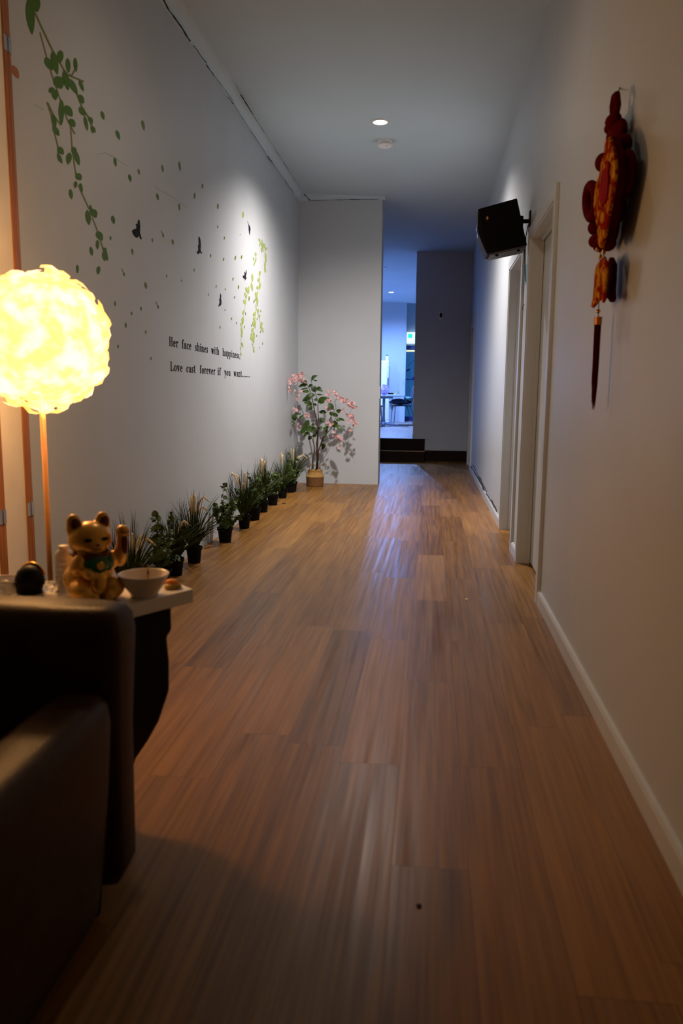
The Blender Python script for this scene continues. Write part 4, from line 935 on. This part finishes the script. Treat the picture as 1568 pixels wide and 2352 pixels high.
# gold embroidered plaque, its front parallel to the wall
PQ = [(1396, 312), (1388, 325), (1386, 352), (1379, 372), (1376, 398), (1366, 425), (1362, 470), (1366, 505), (1370, 520), (1371, 545), (1374, 566), (1379, 572), (1384, 555), (1393, 510), (1401, 465), (1408, 425), (1412, 392), (1409, 355), (1403, 330)]
loop = [K2(u, v, .505) for u, v in PQ]
gm = bpy.data.materials.new('gold_embroidery'); gm.use_nodes = True; nt = gm.node_tree; bs = nt.nodes['Principled BSDF']
tcn = nt.nodes.new('ShaderNodeTexCoord'); ns_ = nt.nodes.new('ShaderNodeTexNoise'); ns_.inputs['Scale'].default_value = 22; ns_.inputs['Detail'].default_value = 5; ns_.inputs['Distortion'].default_value = 1.5
nt.links.new(tcn.outputs['Object'], ns_.inputs['Vector']); rp = nt.nodes.new('ShaderNodeValToRGB')
rp.color_ramp.elements[0].position = .46; rp.color_ramp.elements[0].color = (.22, .012, .004, 1); rp.color_ramp.elements[1].position = .56; rp.color_ramp.elements[1].color = (.50, .23, .025, 1)
nt.links.new(ns_.outputs['Fac'], rp.inputs['Fac']); nt.links.new(rp.outputs['Color'], bs.inputs['Base Color']); bs.inputs['Metallic'].default_value = 0; bs.inputs['Roughness'].default_value = .55; bs.inputs['Specular IOR Level'].default_value = .0
bmp = nt.nodes.new('ShaderNodeBump'); bmp.inputs['Strength'].default_value = .6; bmp.inputs['Distance'].default_value = .004; nt.links.new(ns_.outputs['Fac'], bmp.inputs['Height']); nt.links.new(bmp.outputs['Normal'], bs.inputs['Normal'])
pl = MB().prism(loop, (.010, 0, 0)).build('gold_plaque', gm, kn, bevel=.003)
MB().prism([K2(u, v, .5155) for u, v in PQ], (.035, 0, 0)).build('plaque_backing', M['velvet'], kn, bevel=.008)
RQ = [(1394, 370), (1389, 385), (1381, 395), (1378, 420), (1374, 440), (1375, 460), (1380, 473), (1387, 465), (1393, 445), (1396, 415), (1395, 395), (1397, 378)]
MB().prism([K2(u, v, .499) for u, v in RQ], (.012, 0, 0)).build('red_emblem', M['redfab'], pl)
# hanging loop, bead, wire
P = [K2(1408, 270), K2(1407, 245), K2(1411, 222), K2(1416, 217), K2(1418, 240), K2(1412, 270)]
MB().tube(P, .011, 8).build('hanging_cord', M['velvet'], kn, smooth=True)
MB().ell(K2(1408, 277), .024, .05, .019, 16, 10).build('knot_bead', M['velvet'], kn, smooth=True)
MB().tube([K2(1416, 218, .56), at(1422, 205, 0, XR-.004), at(1423, 201, 0, XR)], .002, 5).build('nail_wire', M['black'], kn)
for u, v in ((1386, 579), (1378, 589), (1373.5, 715)): MB().ell(K2(u, v), .0075, .0075, .0075, 12, 8).build('gold_bead', M['brass'], kn, smooth=True)
MB().ell(K2(1370.5, 573), .006, .006, .006, 10, 6).build('gold_bead', M['brass'], kn, smooth=True)
MB().tube([K2(1378, 574), K2(1377, 600)], .0015, 5).build('cord', M['redfab'], kn)
MB().tube([K2(1386, 574), K2(1386, 592)], .0015, 5).build('cord', M['redfab'], kn)
# two fish pendants
F1 = [(1385, 588), (1379, 594), (1372, 602), (1366, 615), (1363, 635), (1363, 655), (1361, 672), (1359, 690), (1355, 705), (1359, 708), (1366, 700), (1373, 692), (1378, 688), (1382, 697), (1387, 688), (1387, 665), (1389, 640), (1392, 615), (1390, 600)]
MB().prism([K2(u, v, .525) for u, v in F1], (.009, 0, 0)).build('fish_pendant', gm, kn, bevel=.005)
F2 = [(1398, 590), (1394, 604), (1393, 625), (1390, 660), (1388, 684), (1393, 686), (1399, 695), (1403, 688), (1402, 665), (1404, 640), (1405, 605)]
MB().prism([K2(u, v, .565) for u, v in F2], (.018, 0, 0)).build('fish_pendant', M['velvet'], kn, bevel=.005)
MB().tube([K2(1375, 690), K2(1373.5, 730)], .0015, 5).build('cord', M['redfab'], kn)
TD = 0
pa, pb_ = K2(1373.5, 728), K2(1372.5, 746)
MB().tube([pa, pb_], [.013, .0125], 12).build('tassel_cap', mat('tassel_cap_gold', (.55, .20, .03), .4, .3), kn)
b = MB(); random.seed(9)
for i in range(46):
    a = random.uniform(0, 2*pi); r = .011*sqrt(random.random())
    o0 = Vector((r*cos(a), r*sin(a), 0)); k = random.uniform(895, 942) if i % 3 else random.uniform(925, 943)
    uu = 1362+random.uniform(-2, 2)*.8
    P = [pb_+o0, K2(1368, 830)+o0*.95, K2(1365, 880)+o0*.9, K2(uu, k)+o0*.6]
    b.tube(P, [.0016, .0016, .0015, .0006], 4)
b.build('tassel', M['velvet'], kn)

# ================================================================== SMALL BITS ON THE FLOOR
def bit(u, v, r, m, label, name='debris'):
    p = at(u, v, 2, 0); random.seed(int(u)); b = MB(); b.ell((p.x, p.y, r*.22), r, r*1.5, r*.25, 9, 6); o = b.build(name, m); tag(o, label, 'debris')
bit(962, 2082, .006, M['pot'], 'small dark speck on the dim floor in the foreground')
bit(1365, 1634, .006, M['pot'], 'dark crumb on the floor against the right baseboard')
bit(1071, 1377, .009, M['plume'], 'pale chip on the planks in front of the nearest door')
bit(652, 1157, .02, M['branch'], 'fallen dry leaf on the floor in front of the last pots', 'dry_leaf')

# ================================================================== FAR ROOM FURNITURE
def Q(u, v, y): return at(u, v, 1, y)
# refrigerator
YF = 19.4; a, c = Q(874, 828, YF), Q(892, 905, YF); gb = Q(893, 971, YF)
fr = thing('refrigerator', 'white refrigerator at the left of the far room', 'refrigerator', (a.x, YF, ZF))
xr = Q(892, 860, YF).x; xl = xr-.62
MB().box(xl, xr, YF+.06, YF+.62, ZF+.02, a.z).build('cabinet', M['fridge'], fr, bevel=.01)
zs = Q(880, 915, YF).z
MB().box(xl, xr-.03, YF, YF+.055, zs+.01, a.z-.01).build('freezer_door', M['fridge'], fr, bevel=.02)
MB().box(xl, xr-.03, YF, YF+.055, ZF+.06, zs-.01).build('fridge_door', M['fridge'], fr, bevel=.02)
MB().box(xr-.055, xr-.035, YF-.03, YF, zs+.25, a.z-.12).build('door_handle', M['fridge'], fr, bevel=.004)
MB().box(xr-.02, xr+.0, YF-.001, YF+.04, Q(890, 885, YF).z, Q(890, 868, YF).z).build('door_seal', M['darkblue'], fr)
p = Q(888.5, 828, YF+.2); bb = thing('bottle', 'small white bottle standing on top of the refrigerator', 'bottle', (p.x, YF+.2, a.z))
MB().lathe([(.035, 0), (.04, .01), (.04, .09), (.022, .115), (.018, .12)], (p.x, YF+.2, a.z), 16).build('bottle_body', M['fridge'], bb, smooth=True)
MB().lathe([(.02, .118), (.02, .14), (.01, .145)], (p.x, YF+.2, a.z), 12).build('bottle_cap', M['darkblue'], bb)
# papers held on the side of the fridge
MB().prism([Q(892, 836, YF+.02), Q(898, 838, YF+.02), Q(905, 844, YF+.02), Q(898, 850, YF+.02)], (0, .004, 0)).build('paper_pennant', M['steelblue'], fr)
# upright white appliance below: vertical pipes
b = MB(); x0_, x1_ = Q(886, 940, 19.1).x, Q(893.5, 940, 19.1).x
wdz = ZF+.62
wd = thing('water_cooler', 'narrow white floor standing unit beside the refrigerator, behind the table leg', 'appliance', (x0_, 19.1, ZF))
MB().box(x0_, x1_, 19.0, 19.25, ZF+.02, wdz).build('unit_body', M['fridge'], wd, bevel=.02); MB().box(x0_+.02, x1_-.02, 18.99, 19.0, ZF+.1, wdz-.1).build('front_panel', M['white'], wd)
# table
YTb = 17.75; t0, t1 = Q(874, 908, YTb), Q(929, 908, YTb); zt = t0.z; zfl = ZF
ft = thing('round_cafe_table', 'grey pedestal table in the far room', 'table', (Q(881, 970, YTb).x, YTb, ZF))
xc_ = Q(881, 940, YTb).x
MB().box(xc_-.45, t1.x, YTb-.35, YTb+.35, zt-.025, zt).build('table_top', M['steelblue'], ft, bevel=.004)
MB().box(xc_-.25, Q(902, 912, YTb).x, YTb-.05, YTb+.05, zt-.07, zt-.025).build('support_bar', M['steelblue'], ft)
MB().tube([(xc_, YTb, ZF+.03), (xc_, YTb, zt-.06)], .032, 14).build('column', M['steelblue'], ft, smooth=True)
b = MB()
for a_ in (0, pi/2, pi, 3*pi/2): b.tube([(xc_, YTb, ZF+.06), (xc_+.33*cos(a_), YTb+.33*sin(a_), ZF+.018)], [.035, .018], 8)
b.build('foot_cross', M['steelblue'], ft)
# items on the table
c = Q(882, 905, YTb-.1); random.seed(4)
bag = MB(); n, k = 16, 8; vs = []
for i in range(k+1):
    for j in range(n):
        f = random.uniform(.8, 1.15); ph = pi*i/k; vs.append((c.x+.10*f*sin(ph)*cos(2*pi*j/n), YTb-.1+.09*f*sin(ph)*sin(2*pi*j/n), zt+.001+.11*f*(1-cos(ph))))
bag.add(vs, [(i*n+j, i*n+(j+1) % n, (i+1)*n+(j+1) % n, (i+1)*n+j) for i in range(k) for j in range(n)])
tag(bag.build('plastic_bag', M['lilac']), 'crumpled lilac plastic bag on the far table', 'bag')
c = Q(897, 903, YTb); tag(MB().box(c.x-.06, c.x+.06, YTb-.05, YTb+.05, zt+.022, zt+.055).build('black_box', M['black'], bevel=.004), 'low black box on a pale tray on the far table', 'box')
tag(MB().box(Q(891, 905, YTb).x, Q(921, 905, YTb).x, YTb-.14, YTb+.14, zt+.001, zt+.02).build('serving_tray', M['fridge'], bevel=.004), 'flat pale tray on the far table under box and carton', 'tray')
p0, p1, p2 = Q(905, 903, YTb), Q(919, 903, YTb), Q(914, 895.5, YTb)
ct = thing('paper_carton', 'small yellow and white tent-shaped carton on the far table', 'carton', (p0.x, YTb, zt+.02))
z_ = zt+.021
MB().prism([(p0.x, YTb-.05, z_), (p1.x, YTb-.05, z_), (p2.x, YTb-.05, z_+.085)], (0, .1, 0)).build('carton_body', M['steelblue'], ct)
MB().prism([(p0.x, YTb-.053, z_), (p0.x+.03, YTb-.053, z_), (p2.x+.01, YTb-.053, z_+.085), (p2.x-.02, YTb-.053, z_+.085)], (0, .003, 0)).build('yellow_flap', M['yellow'], ct)
# chairs
def chair(x, y, rz, label, withjacket=False):
    t = thing('stacking_chair', label, 'chair', (x, y, ZF), rz, 'chairs at the far table')
    R = Matrix.Translation((x, y, ZF)) @ Matrix.Rotation(rz, 4, 'Z')
    def q(a, b_, c_): return R @ Vector((a, b_, c_))
    # front = -X ; back at +X
    MB().box(-.20, .20, -.20, .20, .43, .46, R).build('seat', M['darkblue'], t, bevel=.01)
    b = MB(); b.prism([q(.19, -.19, .50), q(.215, -.19, .50), q(.29, -.17, .80), q(.265, -.17, .80)], R.to_3x3() @ Vector((0, .36, 0))); b.build('backrest', M['darkblue'], t, bevel=.006)
    MB().tube([q(.20, -.2, .44), q(.285, -.18, .80), q(.295, -.17, .87), q(.295, .17, .87), q(.285, .18, .80), q(.20, .2, .44)], .010, 6).build('back_frame', M['chrome'], t, smooth=True)
    for sy in (-1, 1):
        MB().tube([q(-.17, sy*.2, .44), q(-.20, sy*.22, .01), q(.32, sy*.22, .01), q(.16, sy*.2, .44)], .010, 6).build('sled_leg', M['darkblue'], t)
    return t, q
cx = Q(920, 975, 17.9)
t, q = chair(cx.x, 18.05, radians(12), 'dark chair with clothes on its seat, right of the far table')
jk = MB(); random.seed(6); n, k = 18, 8; vs = []
for i in range(k+1):
    for j in range(n):
        f = random.uniform(.85, 1.12); ph = pi*i/k; v_ = q(-.03+.25*f*sin(ph)*cos(2*pi*j/n), .17*f*sin(ph)*sin(2*pi*j/n), .461+.065*f*(1-cos(ph))); vs.append(v_)
jk.add(vs, [(i*n+j, i*n+(j+1) % n, (i+1)*n+(j+1) % n, (i+1)*n+j) for i in range(k) for j in range(n)])
tag(jk.build('jacket', M['jacket']), 'dark blue jacket heaped on the seat of the far chair', 'clothing')
cl = MB(); vs = []
for i in range(k+1):
    for j in range(n):
        f = random.uniform(.85, 1.12); ph = pi*i/k; vs.append(q(.13+.09*f*sin(ph)*cos(2*pi*j/n), -.05+.12*f*sin(ph)*sin(2*pi*j/n), .575+.035*f*(1-cos(ph))))
cl.add(vs, [(i*n+j, i*n+(j+1) % n, (i+1)*n+(j+1) % n, (i+1)*n+j) for i in range(k) for j in range(n)])
tag(cl.build('folded_cloth', M['bluecloth']), 'pale teal cloth lying on the jacket by the chair back', 'clothing')
cx = Q(872, 978, 17.0)
chair(cx.x-.16, 17.1, radians(185), 'dark chair half hidden by the partition, left of the far table')
